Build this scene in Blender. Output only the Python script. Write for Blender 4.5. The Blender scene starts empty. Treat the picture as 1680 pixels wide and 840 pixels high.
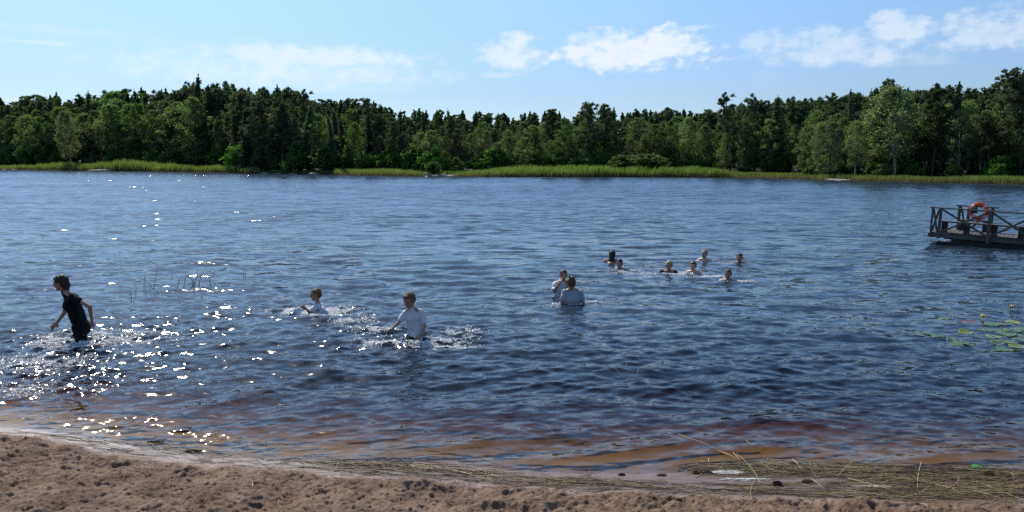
import bpy, bmesh, math, random
import numpy as np
from mathutils import Vector, Matrix
R = math.radians
rng = np.random.default_rng(7)
random.seed(11)
C = bpy.context.scene.collection
scene = bpy.context.scene

# ------------------------------------------------------------------ camera
CAM_H = 2.7
F = 1269.0
PITCH = math.atan((420 - 262) / F)
cd = bpy.data.cameras.new('camera'); cam = bpy.data.objects.new('camera', cd); C.objects.link(cam)
cam.location = (0, 0, CAM_H); cam.rotation_euler = (R(90) - PITCH, 0, 0)
cd.sensor_width = 36; cd.lens = 36 * F / 1680; cd.clip_start = 0.1; cd.clip_end = 5000
scene.camera = cam

# ------------------------------------------------------------------ light
SUN_AZ, SUN_EL = R(-31), R(45)          # azimuth from +Y towards +X
w = bpy.data.worlds.new('World'); scene.world = w; w.use_nodes = True
sd = bpy.data.lights.new('sun', 'SUN'); sun = bpy.data.objects.new('sun', sd); C.objects.link(sun)
sd.energy = 4.2; sd.angle = R(0.53); sd.color = (1.0, 0.95, 0.88)
sdir = Vector((math.sin(SUN_AZ) * math.cos(SUN_EL), math.cos(SUN_AZ) * math.cos(SUN_EL), math.sin(SUN_EL)))
sun.rotation_euler = sdir.to_track_quat('Z', 'Y').to_euler(); sun.location = (-20, 30, 40)
SKY_STRENGTH = 0.12
vs = scene.view_settings
vs.view_transform = 'Standard'; vs.look = 'None'; vs.exposure = 0.22; vs.gamma = 1.0; vs.use_curve_mapping = False
scene.render.engine = 'CYCLES'
cy = scene.cycles
cy.use_denoising = False; cy.denoiser = 'OPENIMAGEDENOISE'; cy.denoising_input_passes = 'RGB_ALBEDO_NORMAL'
cy.max_bounces = 8; cy.diffuse_bounces = 2; cy.glossy_bounces = 3; cy.transmission_bounces = 4
cy.transparent_max_bounces = 12; cy.volume_bounces = 0
cy.caustics_reflective = False; cy.caustics_refractive = False
cy.sample_clamp_indirect = 6.0

# ------------------------------------------------------------------ node helpers
class NT:
    def __init__(s, tree): s.t = tree; s.n = tree.nodes; s.l = tree.links
    def put(s, sock, v):
        if v is None: return
        if isinstance(v, bpy.types.NodeSocket): s.l.new(v, sock)
        elif isinstance(v, (tuple, list)) and len(v) == 3 and sock.type == 'RGBA': sock.default_value = (*v, 1)
        else: sock.default_value = v
    def add(s, typ, out=0, props=None, **ins):
        nd = s.n.new(typ)
        for k, v in (props or {}).items(): setattr(nd, k, v)
        for k, v in ins.items():
            key = int(k[1:]) if k[0] == '_' and k[1:].isdigit() else k.replace('_', ' ')
            s.put(nd.inputs[key], v)
        return nd if out is None else nd.outputs[out]
    def m(s, op, a, b=None, c=None, clamp=False):
        nd = s.n.new('ShaderNodeMath'); nd.operation = op; nd.use_clamp = clamp
        for i, v in enumerate((a, b, c)): s.put(nd.inputs[i], v)
        return nd.outputs[0]
    def v(s, op, a, b=None, scale=None):
        nd = s.n.new('ShaderNodeVectorMath'); nd.operation = op
        s.put(nd.inputs[0], a); s.put(nd.inputs[1], b)
        if scale is not None: s.put(nd.inputs['Scale'], scale)
        return nd.outputs['Value'] if op in ('DOT_PRODUCT', 'LENGTH') else nd.outputs[0]
    def noise(s, vec, scale, detail=2, rough=0.5, out=0, dist=0.0):
        nd = s.n.new('ShaderNodeTexNoise'); s.put(nd.inputs['Vector'], vec)
        nd.inputs['Scale'].default_value = scale; nd.inputs['Detail'].default_value = detail
        nd.inputs['Roughness'].default_value = rough; nd.inputs['Distortion'].default_value = dist
        return nd.outputs[out]
    def ramp(s, fac, stops, interp='LINEAR'):
        nd = s.n.new('ShaderNodeValToRGB'); nd.color_ramp.interpolation = interp
        e = nd.color_ramp.elements
        while len(e) < len(stops): e.new(0.5)
        for el, (p, c) in zip(e, stops):
            el.position = p; el.color = (*c, 1) if len(c) == 3 else c
        s.put(nd.inputs[0], fac); return nd.outputs[0]
    def step(s, x, a, b):
        nd = s.n.new('ShaderNodeMapRange'); nd.interpolation_type = 'SMOOTHSTEP'
        s.put(nd.inputs[0], x); s.put(nd.inputs[1], a); s.put(nd.inputs[2], b); return nd.outputs[0]
    def mix(s, f, a, b, mode='MIX'):
        nd = s.n.new('ShaderNodeMix'); nd.data_type = 'RGBA'; nd.blend_type = mode
        s.put(nd.inputs[0], f); s.put(nd.inputs[6], a); s.put(nd.inputs[7], b); return nd.outputs[2]
    def mapping(s, vec, scale=(1, 1, 1), rot=(0, 0, 0)):
        nd = s.n.new('ShaderNodeMapping'); s.put(nd.inputs[0], vec)
        nd.inputs['Scale'].default_value = scale; nd.inputs['Rotation'].default_value = rot
        return nd.outputs[0]

def new_mat(name):
    m = bpy.data.materials.new(name); m.use_nodes = True; m.node_tree.nodes.clear()
    return m, NT(m.node_tree)
def finish(t, surf, vol=None, disp=None):
    o = t.n.new('ShaderNodeOutputMaterial')
    if surf is not None: t.l.new(surf, o.inputs[0])
    if vol is not None: t.l.new(vol, o.inputs[1])

# ------------------------------------------------------------------ world: sky and clouds
def build_world():
    t = NT(w.node_tree); t.n.clear()
    sky = t.n.new('ShaderNodeTexSky'); sky.sky_type = 'NISHITA'; sky.sun_disc = False
    sky.sun_elevation = SUN_EL; sky.sun_rotation = SUN_AZ
    sky.altitude = 50; sky.air_density = 1.0; sky.dust_density = 0.35; sky.ozone_density = 2.5
    tc = t.add('ShaderNodeTexCoord', 'Generated')
    d = t.v('NORMALIZE', tc)
    sp = t.add('ShaderNodeSeparateXYZ', None, _0=d)
    az = t.m('ARCTAN2', sp.outputs[0], sp.outputs[1]); el = t.m('ARCSINE', sp.outputs[2])
    nvec = t.add('ShaderNodeCombineXYZ', 0, _0=t.m('MULTIPLY', az, 1.0), _1=t.m('MULTIPLY', el, 1.7), _2=0.37)
    n1 = t.noise(nvec, 22, 7, 0.62, dist=0.3)
    n2 = t.noise(nvec, 7, 5, 0.55)
    n3 = t.noise(nvec, 60, 5, 0.6)
    lump = t.m('ADD', t.m('MULTIPLY', t.m('SUBTRACT', n1, 0.5), 2.6), t.m('MULTIPLY', t.m('SUBTRACT', n3, 0.5), 1.9))
    # (px, py, half width, half height, softness, density) of each cloud, in directions of the sky
    clouds = [(455, 122, 270, 46, 1.4, 0.72), (520, 102, 200, 22, 0.9, 0.72), (400, 92, 70, 10, 0.8, 0.5), (845, 100, 74, 40, 0.7, 0.78), (1030, 95, 160, 46, 0.65, 0.92),
              (975, 82, 60, 30, 0.4, 0.5), (1230, 78, 34, 18, 0.8, 0.42), (1370, 90, 150, 42, 0.9, 0.6), (1455, 58, 60, 30, 0.6, 0.62), (1340, 70, 50, 20, 0.7, 0.5),
              (1620, 62, 110, 40, 0.8, 0.6), (820, 128, 50, 8, 1.0, 0.4), (1130, 55, 50, 5, 1.0, 0.35), (80, 77, 60, 4, 1.0, 0.4),
              (1500, 108, 60, 12, 1.2, 0.25), (600, 150, 90, 14, 1.4, 0.25), (1512, 58, 16, 18, 0.7, 0.35), (140,60,120,8,1.3,0.22)]
    total = None
    for (px, py, hw, hh, soft, dens) in clouds:
        a0 = math.atan((px - 840) / F); e0 = (262 - py) / F * math.cos(a0)
        dx = t.m('DIVIDE', t.m('SUBTRACT', az, a0), hw / F); dy = t.m('DIVIDE', t.m('SUBTRACT', el, e0), hh / F)
        # flatter base: squeeze below the centre
        dy = t.m('MULTIPLY', dy, t.m('ADD', 1.0, t.m('MULTIPLY', t.m('LESS_THAN', dy, 0.0), 0.5)))
        r2 = t.m('ADD', t.m('MULTIPLY', dx, dx), t.m('MULTIPLY', dy, dy))
        f = t.m('ADD', t.m('SUBTRACT', 0.98 if px > 700 else 1.25, r2), lump)
        c = t.m('MULTIPLY', t.step(f, 0.0, soft * 1.35), dens)
        total = c if total is None else t.m('MAXIMUM', total, c)
    tex = t.m('ADD', 0.30, t.m('MULTIPLY', t.noise(nvec, 45, 6, 0.65), 1.25), clamp=True)
    total = t.m('MULTIPLY', total, tex)
    band = t.m('MULTIPLY', t.step(t.m('ADD', n2, t.m('MULTIPLY', el, -0.4)), 0.52, 0.85), 0.18)
    total = t.m('MAXIMUM', total, band)
    hi = t.step(el, 0.05, 0.25)
    # added elevation tint: sky dimmed low, kept brighter higher up for the water's reflection
    grad = t.ramp(t.m('DIVIDE', el, 0.5), [(0.0, (0.56, 0.63, 0.85)), (0.16, (0.56, 0.65, 0.82)), (0.45, (0.84, 0.97, 1.08)), (1.0, (1.0, 1.12, 1.2))])
    tint = t.mix(1.0, sky.outputs[0], grad, 'MULTIPLY')
    cloudcol = t.add('ShaderNodeVectorMath', 0, {'operation': 'SCALE'}, _0=CLOUD_RGB, Scale=1.0)
    col = t.mix(total, tint, cloudcol)
    bg = t.add('ShaderNodeBackground', 0, Color=col, Strength=SKY_STRENGTH)
    o = t.n.new('ShaderNodeOutputWorld'); t.l.new(bg, o.inputs[0])
SKY_TINT = (0.80, 0.98, 1.10)
CLOUD_RGB = (6.3, 6.7, 7.1)
build_world()

# ------------------------------------------------------------------ geometry helpers
def ray(px, py):
    a = (px - 840) / F; b = (420 - py) / F
    d = Vector((a, math.cos(PITCH) + b * math.sin(PITCH), -math.sin(PITCH) + b * math.cos(PITCH)))
    return d
def at_z(px, py, z=0.0):
    d = ray(px, py); k = (z - CAM_H) / d.z
    return Vector((d.x * k, d.y * k, z))
def at_y(px, py, Y):
    d = ray(px, py); k = Y / d.y
    return Vector((d.x * k, Y, CAM_H + d.z * k))
def smooth(x, a, b):
    u = np.clip((np.asarray(x, float) - a) / (b - a), 0, 1); return u * u * (3 - 2 * u)

def mesh_np(name, V, Fc, smooth_sh=True):
    """V (n,3); Fc (m,k) all with k corners"""
    V = np.asarray(V, np.float32); Fc = np.asarray(Fc, np.int32)
    me = bpy.data.meshes.new(name); m, k = Fc.shape
    me.vertices.add(len(V)); me.vertices.foreach_set('co', V.ravel())
    me.loops.add(m * k); me.loops.foreach_set('vertex_index', Fc.ravel())
    me.polygons.add(m); me.polygons.foreach_set('loop_start', np.arange(0, m * k, k, dtype=np.int32))
    me.polygons.foreach_set('use_smooth', np.full(m, smooth_sh, dtype=bool))
    me.update(calc_edges=True); me.validate(); return me
def grid_faces(nr, nc):
    i = np.arange(nr - 1)[:, None] * nc + np.arange(nc - 1)[None, :]
    return np.stack([i, i + 1, i + nc + 1, i + nc], -1).reshape(-1, 4)
def link(name, me, mat=None, parent=None, loc=None):
    o = bpy.data.objects.new(name, me); C.objects.link(o)
    if mat is not None: o.data.materials.append(mat)
    if parent is not None: o.parent = parent
    if loc is not None: o.location = loc
    return o
def tag(o, label=None, cat=None, group=None, kind=None):
    if label: o['label'] = label
    if cat: o['category'] = cat
    if group: o['group'] = group
    if kind: o['kind'] = kind
    return o
def empty(name, loc, rz=0, **k):
    o = bpy.data.objects.new(name, None); C.objects.link(o); o.location = loc; o.rotation_euler = (0, 0, rz)
    o.empty_display_size = 0.2
    return tag(o, **k)

def _hash(ix, iy, seed):
    h = (ix.astype(np.int64) * 374761393 + iy.astype(np.int64) * 668265263 + seed * 1442695041) & 0xffffffff
    h = ((h ^ (h >> 13)) * 1274126177) & 0xffffffff
    return ((h ^ (h >> 16)) & 0xffff) / 65535.0
def vnoise(x, y, seed=0):
    ix = np.floor(x); iy = np.floor(y); fx = x - ix; fy = y - iy
    fx = fx ** 3 * (fx * (fx * 6 - 15) + 10); fy = fy ** 3 * (fy * (fy * 6 - 15) + 10)
    a = _hash(ix, iy, seed); b = _hash(ix + 1, iy, seed); c = _hash(ix, iy + 1, seed); d = _hash(ix + 1, iy + 1, seed)
    return (a + (b - a) * fx) * (1 - fy) + (c + (d - c) * fx) * fy
def fbm(x, y, scale, octv=4, gain=0.5, seed=0, billow=False):
    s = 0; a = 1; tot = 0; ca, sa = math.cos(0.6), math.sin(0.6)
    x = np.asarray(x, float) * scale; y = np.asarray(y, float) * scale
    for o in range(octv):
        n = vnoise(x, y, seed + o * 17) * 2 - 1
        if billow: n = 1 - 2 * np.abs(n)
        s = s + a * n; tot += a; a *= gain
        x, y = (x * ca - y * sa) * 2.03 + 5.3, (x * sa + y * ca) * 2.03 + 1.7
    return s / tot

# ------------------------------------------------------------------ shorelines
near_px = [(-1500, 610), (-500, 665), (0, 699), (130, 713), (210, 731), (320, 748), (430, 752), (560, 756), (700, 762), (840, 773), (960, 779), (1100, 776), (1300, 768), (1500, 768), (1680, 770), (2100, 782), (3500, 800)]
rough_px = [(-1500, 640), (-500, 690), (0, 711), (90, 716), (160, 738), (330, 757), (500, 772), (700, 788), (840, 800), (1000, 808), (1150, 815), (1300, 822), (1500, 836), (1680, 852), (2200, 880), (3500, 900)]
far_px = [(-1200, 272.5), (-300, 276), (0, 278.5), (180, 280.5), (300, 282), (430, 285), (550, 287), (700, 289.5), (840, 290), (1000, 290), (1180, 291), (1300, 293), (1400, 296.5), (1500, 298.5), (1680, 302), (1900, 307), (2600, 330)]
def poly(pts):
    P = [at_z(a, b, 0) for a, b in pts]
    xs = np.array([p.x for p in P]); ys = np.array([p.y for p in P]); return xs, ys
NS, RS, FS = poly(near_px), poly(rough_px), poly(far_px)
NEAR_Y = lambda x: np.interp(x, *NS)
ROUGH_Y = lambda x: np.interp(x, *RS)
# the far shore as distance along the viewing azimuth so that its line is single-valued
FAR_A = np.arctan2(FS[0], FS[1]); FAR_D = np.hypot(*FS)
def far_dist(x, y):
    a = np.arctan2(x, y); d = np.hypot(x, y)
    fd = np.interp(a, FAR_A, FAR_D)
    wob = 1.2 * fbm(a * 60, a * 0 + 3, 1.0, 3, seed=5)
    return d - fd - wob                      # > 0 on land beyond the lake

def ground_z(x, y):
    x = np.asarray(x, float); y = np.asarray(y, float)
    s = NEAR_Y(x) - y + 0.05 * fbm(x, y, 1.5, 2, seed=9)          # > 0 on the beach
    beach = np.where(s > 0, 0.055 * s + 0.075 * np.clip(s - 0.5, 0, 9) - 0.0 * s, 0.135 * s)
    beach = np.where(s > 9, 0.055 * s + 0.075 * 8.5 , beach)
    beach = np.maximum(beach, -2.4)
    f = far_dist(x, y)
    land = np.where(f > 0, 0.25 * (1 - np.exp(-f / 1.5)) + 0.02 * f + 0.6 * smooth(f, 8, 40) + 4.0 * smooth(f, 40, 300), 0.22 * f)
    land = np.maximum(land, -2.4)
    return np.where(y > 30, land, beach)

def rough_z(x, y):
    """trampled sand: clods and hollows"""
    r = smooth(ROUGH_Y(x) - y + 0.10 * fbm(x, y, 3.0, 3, seed=41), -0.02, 0.30)
    a = 0.055 * fbm(x, y, 2.3, 3, 0.55, seed=21) + 0.030 * fbm(x, y, 7.0, 4, 0.65, seed=31, billow=True) + 0.020 * fbm(x, y, 24.0, 4, 0.7, seed=61)
    pits = -0.034 * smooth(fbm(x, y, 4.6, 2, seed=77), 0.30, 0.62)
    return r * (a + pits + 0.045) + 0.0035 * fbm(x, y, 9.0, 3, seed=3)
# ------------------------------------------------------------------ materials of the setting
def mat_sand():
    m, t = new_mat('beach_sand')
    geo = t.add('ShaderNodeNewGeometry', 'Position')
    n1 = t.noise(geo, 3.5, 6, 0.6); n2 = t.noise(geo, 40, 5, 0.7); n3 = t.noise(geo, 260, 3, 0.7)
    at = t.add('ShaderNodeAttribute', 2, {'attribute_name': 'dry'})
    dry = t.mix(n2, (0.165, 0.101, 0.063), (0.320, 0.218, 0.147))
    dry = t.mix(t.step(n1, 0.40, 0.66), t.mix(1, dry, (0.62, 0.55, 0.50), 'MULTIPLY'), dry)
    grain = t.ramp(n3, [(0.30, (0.55, 0.50, 0.47)), (0.5, (1, 1, 1)), (0.72, (1.25, 1.22, 1.2))])
    dry = t.mix(0.8, dry, grain, 'MULTIPLY')
    wet = t.mix(n1, (0.135, 0.088, 0.068), (0.190, 0.130, 0.104))
    zz = t.add('ShaderNodeSeparateXYZ', 2, _0=geo)
    wet = t.mix(t.step(zz, -0.01, -0.06), wet, t.mix(n1, (0.185, 0.125, 0.080), (0.25, 0.172, 0.112)))
    col = t.mix(at, wet, dry)
    rough = t.m('ADD', t.m('MULTIPLY', at, 0.5), 0.42)
    b1 = t.add('ShaderNodeBump', 0, Strength=t.m('MULTIPLY', t.m('ADD', at, 0.08), 0.9), Distance=0.012, Height=t.noise(geo, 55, 8, 0.75))
    p = t.add('ShaderNodeBsdfPrincipled', 0, Base_Color=col, Roughness=rough, Normal=b1)
    finish(t, p); return m

def mat_bed():
    m, t = new_mat('lake_bed_and_land')
    geo = t.add('ShaderNodeNewGeometry', 'Position')
    z = t.add('ShaderNodeSeparateXYZ', 2, _0=geo)
    n = t.noise(geo, 0.4, 6, 0.6)
    soil = t.mix(n, (0.035, 0.030, 0.018), (0.060, 0.075, 0.022))
    bed = t.mix(n, (0.10, 0.07, 0.04), (0.16, 0.11, 0.07))
    col = t.mix(t.step(z, -0.1, 0.15), bed, soil)
    p = t.add('ShaderNodeBsdfPrincipled', 0, Base_Color=col, Roughness=0.9)
    finish(t, p); return m

def mat_water():
    m, t = new_mat('lake_water')
    geo = t.add('ShaderNodeNewGeometry', None)
    P = geo.outputs['Position']; N0 = geo.outputs['Normal']
    Y = t.add('ShaderNodeSeparateXYZ', 1, _0=P)
    def slopes(scale, sx, sy, rot, detail, rough, off):
        v = t.mapping(P, (sx, sy, 1), (0, 0, rot)); v = t.v('ADD', v, (off, off * 0.7, 0))
        c = t.noise(v, scale, detail, rough, out=1)
        return t.v('SUBTRACT', c, (0.5, 0.5, 0.5))
    a = slopes(7.5, 0.55, 1.0, 0.30, 2, 0.5, 3.1)            # capillary ripples, everywhere
    dd = slopes(1.0, 0.38, 1.0, 0.16, 3, 0.55, 2.2)
    b = slopes(2.6, 0.40, 1.0, -0.10, 2, 0.5, 8.7)           # chop that the mesh no longer carries
    c = slopes(0.45, 0.35, 1.0, 0.10, 4, 0.6, 1.3)
    gust = t.noise(t.mapping(P, (0.30, 1.0, 1)), 0.05, 3, 0.6)
    gf = t.m('ADD', 0.55, t.m('MULTIPLY', t.step(gust, 0.3, 0.7), 0.7))
    at = t.add('ShaderNodeAttribute', 2, {'attribute_name': 'chop'})
    wa = t.m('ADD', t.m('MULTIPLY', at, 1.3), t.m('SUBTRACT', 0.85, t.m('MULTIPLY', t.step(Y, 11, 32), 0.70)))
    wb = t.m('MULTIPLY', t.m('MULTIPLY', t.step(Y, 8, 18), t.m('SUBTRACT', 1.0, t.m('MULTIPLY', t.step(Y, 26, 60), 0.6))), t.m('MULTIPLY', gf, 1.1))
    wc = t.m('MULTIPLY', t.step(Y, 30, 90), t.m('MULTIPLY', gf, 0.32))
    s = t.v('SCALE', a, scale=wa); s = t.v('ADD', s, t.v('SCALE', b, scale=wb)); s = t.v('ADD', s, t.v('SCALE', c, scale=wc)); s = t.v('ADD', s, t.v('SCALE', dd, scale=t.m('MULTIPLY', t.step(Y, 16, 38), t.m('MULTIPLY', gf, 0.8))))
    fine = slopes(34.0, 0.7, 1.0, 0.2, 2, 0.6, 5.5)
    s = t.v('ADD', s, t.v('SCALE', fine, scale=t.m('ADD', 0.12, t.m('MULTIPLY', at, 0.5))))
    s = t.v('MULTIPLY', s, (0.6, 1.0, 0.0))
    sx = t.add('ShaderNodeSeparateXYZ', None, _0=s); far = t.step(Y, 9, 45)
    sy0 = t.m('ADD', t.m('MINIMUM', sx.outputs[1], 0.0), t.m('MULTIPLY', t.m('MAXIMUM', sx.outputs[1], 0.0), 0.45))
    sy = t.m('ADD', t.m('MULTIPLY', sy0, t.m('SUBTRACT', 1.0, far)), t.m('MULTIPLY', t.m('MULTIPLY', t.m('ABSOLUTE', sx.outputs[1]), -1.25), far))
    s = t.add('ShaderNodeCombineXYZ', 0, _0=sx.outputs[0], _1=sy, _2=0.0)
    # far facets that can be seen at all lean towards the beach
    lean = t.add('ShaderNodeCombineXYZ', 0, _0=0.0, _1=t.m('MULTIPLY', t.step(Y, 8, 70), LEAN), _2=0.0)
    s = t.v('ADD', s, lean)
    N = t.v('NORMALIZE', t.v('ADD', N0, s))
    fr = t.add('ShaderNodeFresnel', 0, IOR=1.333, Normal=N)
    gl = t.add('ShaderNodeBsdfGlossy', 0, Color=(1, 1, 1), Roughness=0.085, Normal=N)
    tr = t.add('ShaderNodeBsdfTransparent', 0, Color=(0.97, 0.97, 0.97))
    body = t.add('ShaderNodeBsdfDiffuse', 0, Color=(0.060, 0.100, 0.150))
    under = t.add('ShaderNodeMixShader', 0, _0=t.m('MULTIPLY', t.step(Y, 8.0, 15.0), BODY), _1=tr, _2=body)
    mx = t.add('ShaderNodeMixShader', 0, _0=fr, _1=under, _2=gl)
    k = 9.0
    vol = t.add('ShaderNodeVolumeAbsorption', 0, Color=(1 - 1.5 / k, 1 - 2.3 / k, 1 - 4.6 / k), Density=k)
    finish(t, mx, vol); return m
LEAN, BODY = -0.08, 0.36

# ------------------------------------------------------------------ land and lake bed
def tensor(xs, ys): X, Y = np.meshgrid(xs, ys); return X, Y
def far_ground():
    a = np.radians(np.concatenate([np.linspace(-100, -46, 60), np.linspace(-45, 45, 420), np.linspace(46, 100, 60)]))
    d = np.concatenate([np.linspace(30, 80, 40), np.linspace(81, 260, 300), np.linspace(265, 600, 60), np.linspace(640, 3500, 25)])
    A, D = np.meshgrid(a, d); X = np.sin(A) * D; Y = np.cos(A) * D
    f = far_dist(X, Y)
    land = np.where(f > 0, 0.25 * (1 - np.exp(-f / 1.5)) + 0.02 * np.minimum(f, 150) + 0.6 * smooth(f, 8, 40) + 2.0 * smooth(f, 40, 300), 0.22 * f)
    Z = np.maximum(land, -2.4) + np.where(f > 0, 0.12, 0.05) * fbm(X, Y, 0.35, 3, seed=2)
    me = mesh_np('ground', np.stack([X, Y, Z], -1).reshape(-1, 3), grid_faces(*X.shape))
    return tag(link('ground', me, mat_bed()), kind='structure')
GROUND = far_ground()
def land_z(x, y):
    f = float(far_dist(x, y))
    return float(0.25 * (1 - math.exp(-max(f, 0) / 1.5)) + 0.02 * min(max(f, 0), 150) + 0.6 * smooth(f, 8, 40) + 2.0 * smooth(f, 40, 300)) if f > 0 else max(0.22 * f, -2.4)

def beach():
    ys = [-25.0]
    while ys[-1] < 4.6: ys.append(ys[-1] + max(0.02, min(1.0, (4.6 - ys[-1]) * 0.12)))
    while ys[-1] < 8.2: ys.append(ys[-1] + 0.0085)
    while ys[-1] < 42: ys.append(ys[-1] + (ys[-1] - 8.1) * 0.05 + 0.012)
    us = np.concatenate([-np.geomspace(60, 1.2, 50), np.linspace(-1.18, 1.18, 1050), np.geomspace(1.2, 60, 50)])
    ys = np.array(ys)
    wdt = 0.70 * np.maximum(ys, 4.5) + 0.4
    X = us[None, :] * wdt[:, None]; X = np.clip(X, -230, 230); Y = np.repeat(ys[:, None], len(us), 1)
    s = NEAR_Y(X) - Y + 0.05 * fbm(X, Y, 1.5, 2, seed=9)
    Z = np.where(s > 0, 0.055 * s + 0.075 * np.clip(s - 0.5, 0, 9), 0.135 * s)
    Z = np.maximum(Z, -2.5)
    rz = rough_z(X, Y)
    Z = Z + rz * smooth(s, -0.6, 0.05) + 0.012 * fbm(X, Y, 4, 2, seed=8) * smooth(-s, 0.2, 1.0)
    me = mesh_np('beach', np.stack([X, Y, Z], -1).reshape(-1, 3), grid_faces(*X.shape))
    at = me.attributes.new('dry', 'FLOAT', 'POINT')
    dry = smooth(ROUGH_Y(X) - Y + 0.12 * fbm(X, Y, 4.0, 3, seed=55), -0.03, 0.25)
    at.data.foreach_set('value', dry.ravel().astype(np.float32))
    return tag(link('beach', me, mat_sand()), kind='structure')
def beach_z(x, y):
    x = np.asarray(x, float); y = np.asarray(y, float)
    s = NEAR_Y(x) - y + 0.05 * fbm(x, y, 1.5, 2, seed=9)
    Z = np.where(s > 0, 0.055 * s + 0.075 * np.clip(s - 0.5, 0, 9), 0.135 * s)
    return np.maximum(Z, -2.5) + rough_z(x, y) * smooth(s, -0.6, 0.05)
BEACH = beach()

# ------------------------------------------------------------------ water
# where people stand or swim: (x, y, strength, radius) stirs the surface
PPL = {}
def spot(name, px, py, st, rad): p = at_z(px, py, 0); PPL[name] = (p.x, p.y, st, rad)
spot('girl', 124, 562, 1.0, 0.75); spot('crouch', 519, 509, 0.9, 0.75); spot('boy', 676, 556, 1.0, 0.65)
spot('woman', 938, 498, 0.35, 0.4); spot('wiper', 920, 484, 0.3, 0.4)
spot('s1', 1004, 430, 0.5, 0.5); spot('s2', 1016, 443, 0.7, 0.6); spot('s3', 1097, 449, 0.6, 0.6); spot('s4', 1137, 451, 0.8, 0.7)
spot('s5', 1155, 429, 0.5, 0.5); spot('s6', 1213, 432, 0.4, 0.5); spot('s7', 1194, 461, 0.5, 0.5)
STIR = list(PPL.values())
for (px, py, st, rad) in [(60, 600, 0.9, 0.8), (200, 555, 0.8, 0.9), (30, 640, 0.8, 0.6), (90, 625, 1.0, 0.8), (20, 560, 0.7, 0.8), (180, 625, 0.6, 0.6), (260, 590, 0.5, 0.8), (200, 700, 0.6, 0.3), (300, 715, 0.6, 0.2), (150, 590, 0.7, 0.6), (30, 585, 0.7, 0.7), (230, 690, 0.5, 0.25), (350, 722, 0.6, 0.16), (400, 728, 0.6, 0.14), (100, 690, 0.4, 0.3), (290, 530, 0.5, 0.7), (590, 515, 0.7, 0.7), (620, 545, 0.7, 0.6), (640, 570, 0.7, 0.7), (740, 545, 0.8, 0.5), (460, 510, 0.6, 0.7),
                          (560, 560, 0.35, 0.7), (640, 485, 0.5, 0.7), (320, 475, 0.4, 0.7), (560, 540, 0.4, 0.8), (1060, 447, 0.5, 0.7)]:
    p = at_z(px, py, 0); STIR.append((p.x, p.y, st, rad))

wr = np.random.default_rng(23)
COMP = []
for i in range(110):
    lam = math.exp(wr.uniform(math.log(0.085), math.log(3.2)))
    th = wr.normal(0, 0.50 if lam < 0.8 else 0.34) + (0.10 if lam > 0.6 else 0.0)
    k = 2 * math.pi / lam
    dx, dy = math.sin(th), -math.cos(th)
    slope = 0.0262 * (1.0 if lam < 0.5 else (0.5 / lam) ** 1.15) * wr.uniform(0.6, 1.4)
    COMP.append((k * dx, k * dy, slope / k, lam, wr.uniform(0, 6.28), dx, dy))
# long ridges: polyline in photo positions, height, half width
RIDGES = [([(230, 705), (330, 672), (450, 640), (560, 607), (660, 590), (760, 548)], 0.045, 0.16),
          ([(120, 470), (240, 445), (330, 434), (400, 430)], 0.075, 0.34),
          ([(495, 435), (530, 431), (565, 428)], 0.05, 0.24),
          ([(100, 640), (200, 645), (300, 646), (350, 640)], 0.04, 0.12),
          ([(560, 752), (700, 738), (860, 722), (1000, 716)], 0.022, 0.12),
          ([(820, 757), (960, 752), (1080, 735), (1180, 722), (1290, 724)], 0.036, 0.11),
          ([(1080, 768), (1150, 750), (1230, 738), (1320, 736)], 0.042, 0.10),
          ([(1440, 765), (1520, 752), (1600, 742), (1680, 741)], 0.042, 0.10),
          ([(1100, 700), (1250, 690), (1330, 698), (1420, 712)], 0.030, 0.15),
          ([(170, 713), (260, 706), (330, 711), (420, 716)], 0.026, 0.09),
          ([(1095, 582), (1130, 577), (1165, 568)], 0.065, 0.13),
          ([(1350, 555), (1410, 549), (1460, 560)], 0.055, 0.16),
          ([(330, 560), (300, 566), (260, 572)], 0.03, 0.12),
          ([(520, 560), (600, 560), (650, 570), (720, 562), (765, 545)], 0.035, 0.12)]
def ridge_h(X, Y):
    H = np.zeros_like(X)
    for pts, h, wd in RIDGES:
        P = [at_z(a, b, 0) for a, b in pts]
        best = np.full(X.shape, 1e9); sgn = np.ones_like(X); tt = np.zeros_like(X)
        x0 = min(p.x for p in P) - 1; x1 = max(p.x for p in P) + 1; y0 = min(p.y for p in P) - 1.2; y1 = max(p.y for p in P) + 1.2
        mk = (X > x0) & (X < x1) & (Y > y0) & (Y < y1)
        if not mk.any(): continue
        x = X[mk]; y = Y[mk]; bd = np.full(x.shape, 1e9); bs = np.zeros_like(x); bt = np.zeros_like(x)
        n = len(P) - 1
        for i in range(n):
            ax, ay, bx, by = P[i].x, P[i].y, P[i + 1].x, P[i + 1].y
            L2 = (bx - ax) ** 2 + (by - ay) ** 2
            u = np.clip(((x - ax) * (bx - ax) + (y - ay) * (by - ay)) / L2, 0, 1)
            ex = x - ax - u * (bx - ax); ey = y - ay - u * (by - ay); d = np.hypot(ex, ey)
            b = d < bd; bd = np.where(b, d, bd); bs = np.where(b, np.sign(ey), bs); bt = np.where(b, (i + u) / n, bt)
        wob = 0.75 + 0.5 * vnoise(x * 2.2, y * 2.2, 91)
        wd2 = np.where(bs > 0, wd * 1.5, wd * 0.75)               # steeper towards the beach
        env = np.sin(np.clip(bt, 0.0, 1) * math.pi) ** 0.6 * np.exp(-np.clip(bd - 3 * wd, 0, 9) * 3)
        H[mk] += h * wob * env * np.exp(-(bd / wd2) ** 2)
        H[mk] -= h * 0.35 * env * np.exp(-((bd - 2.6 * wd) / (wd * 1.2)) ** 2) * (bs < 0)
    return H
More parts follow.
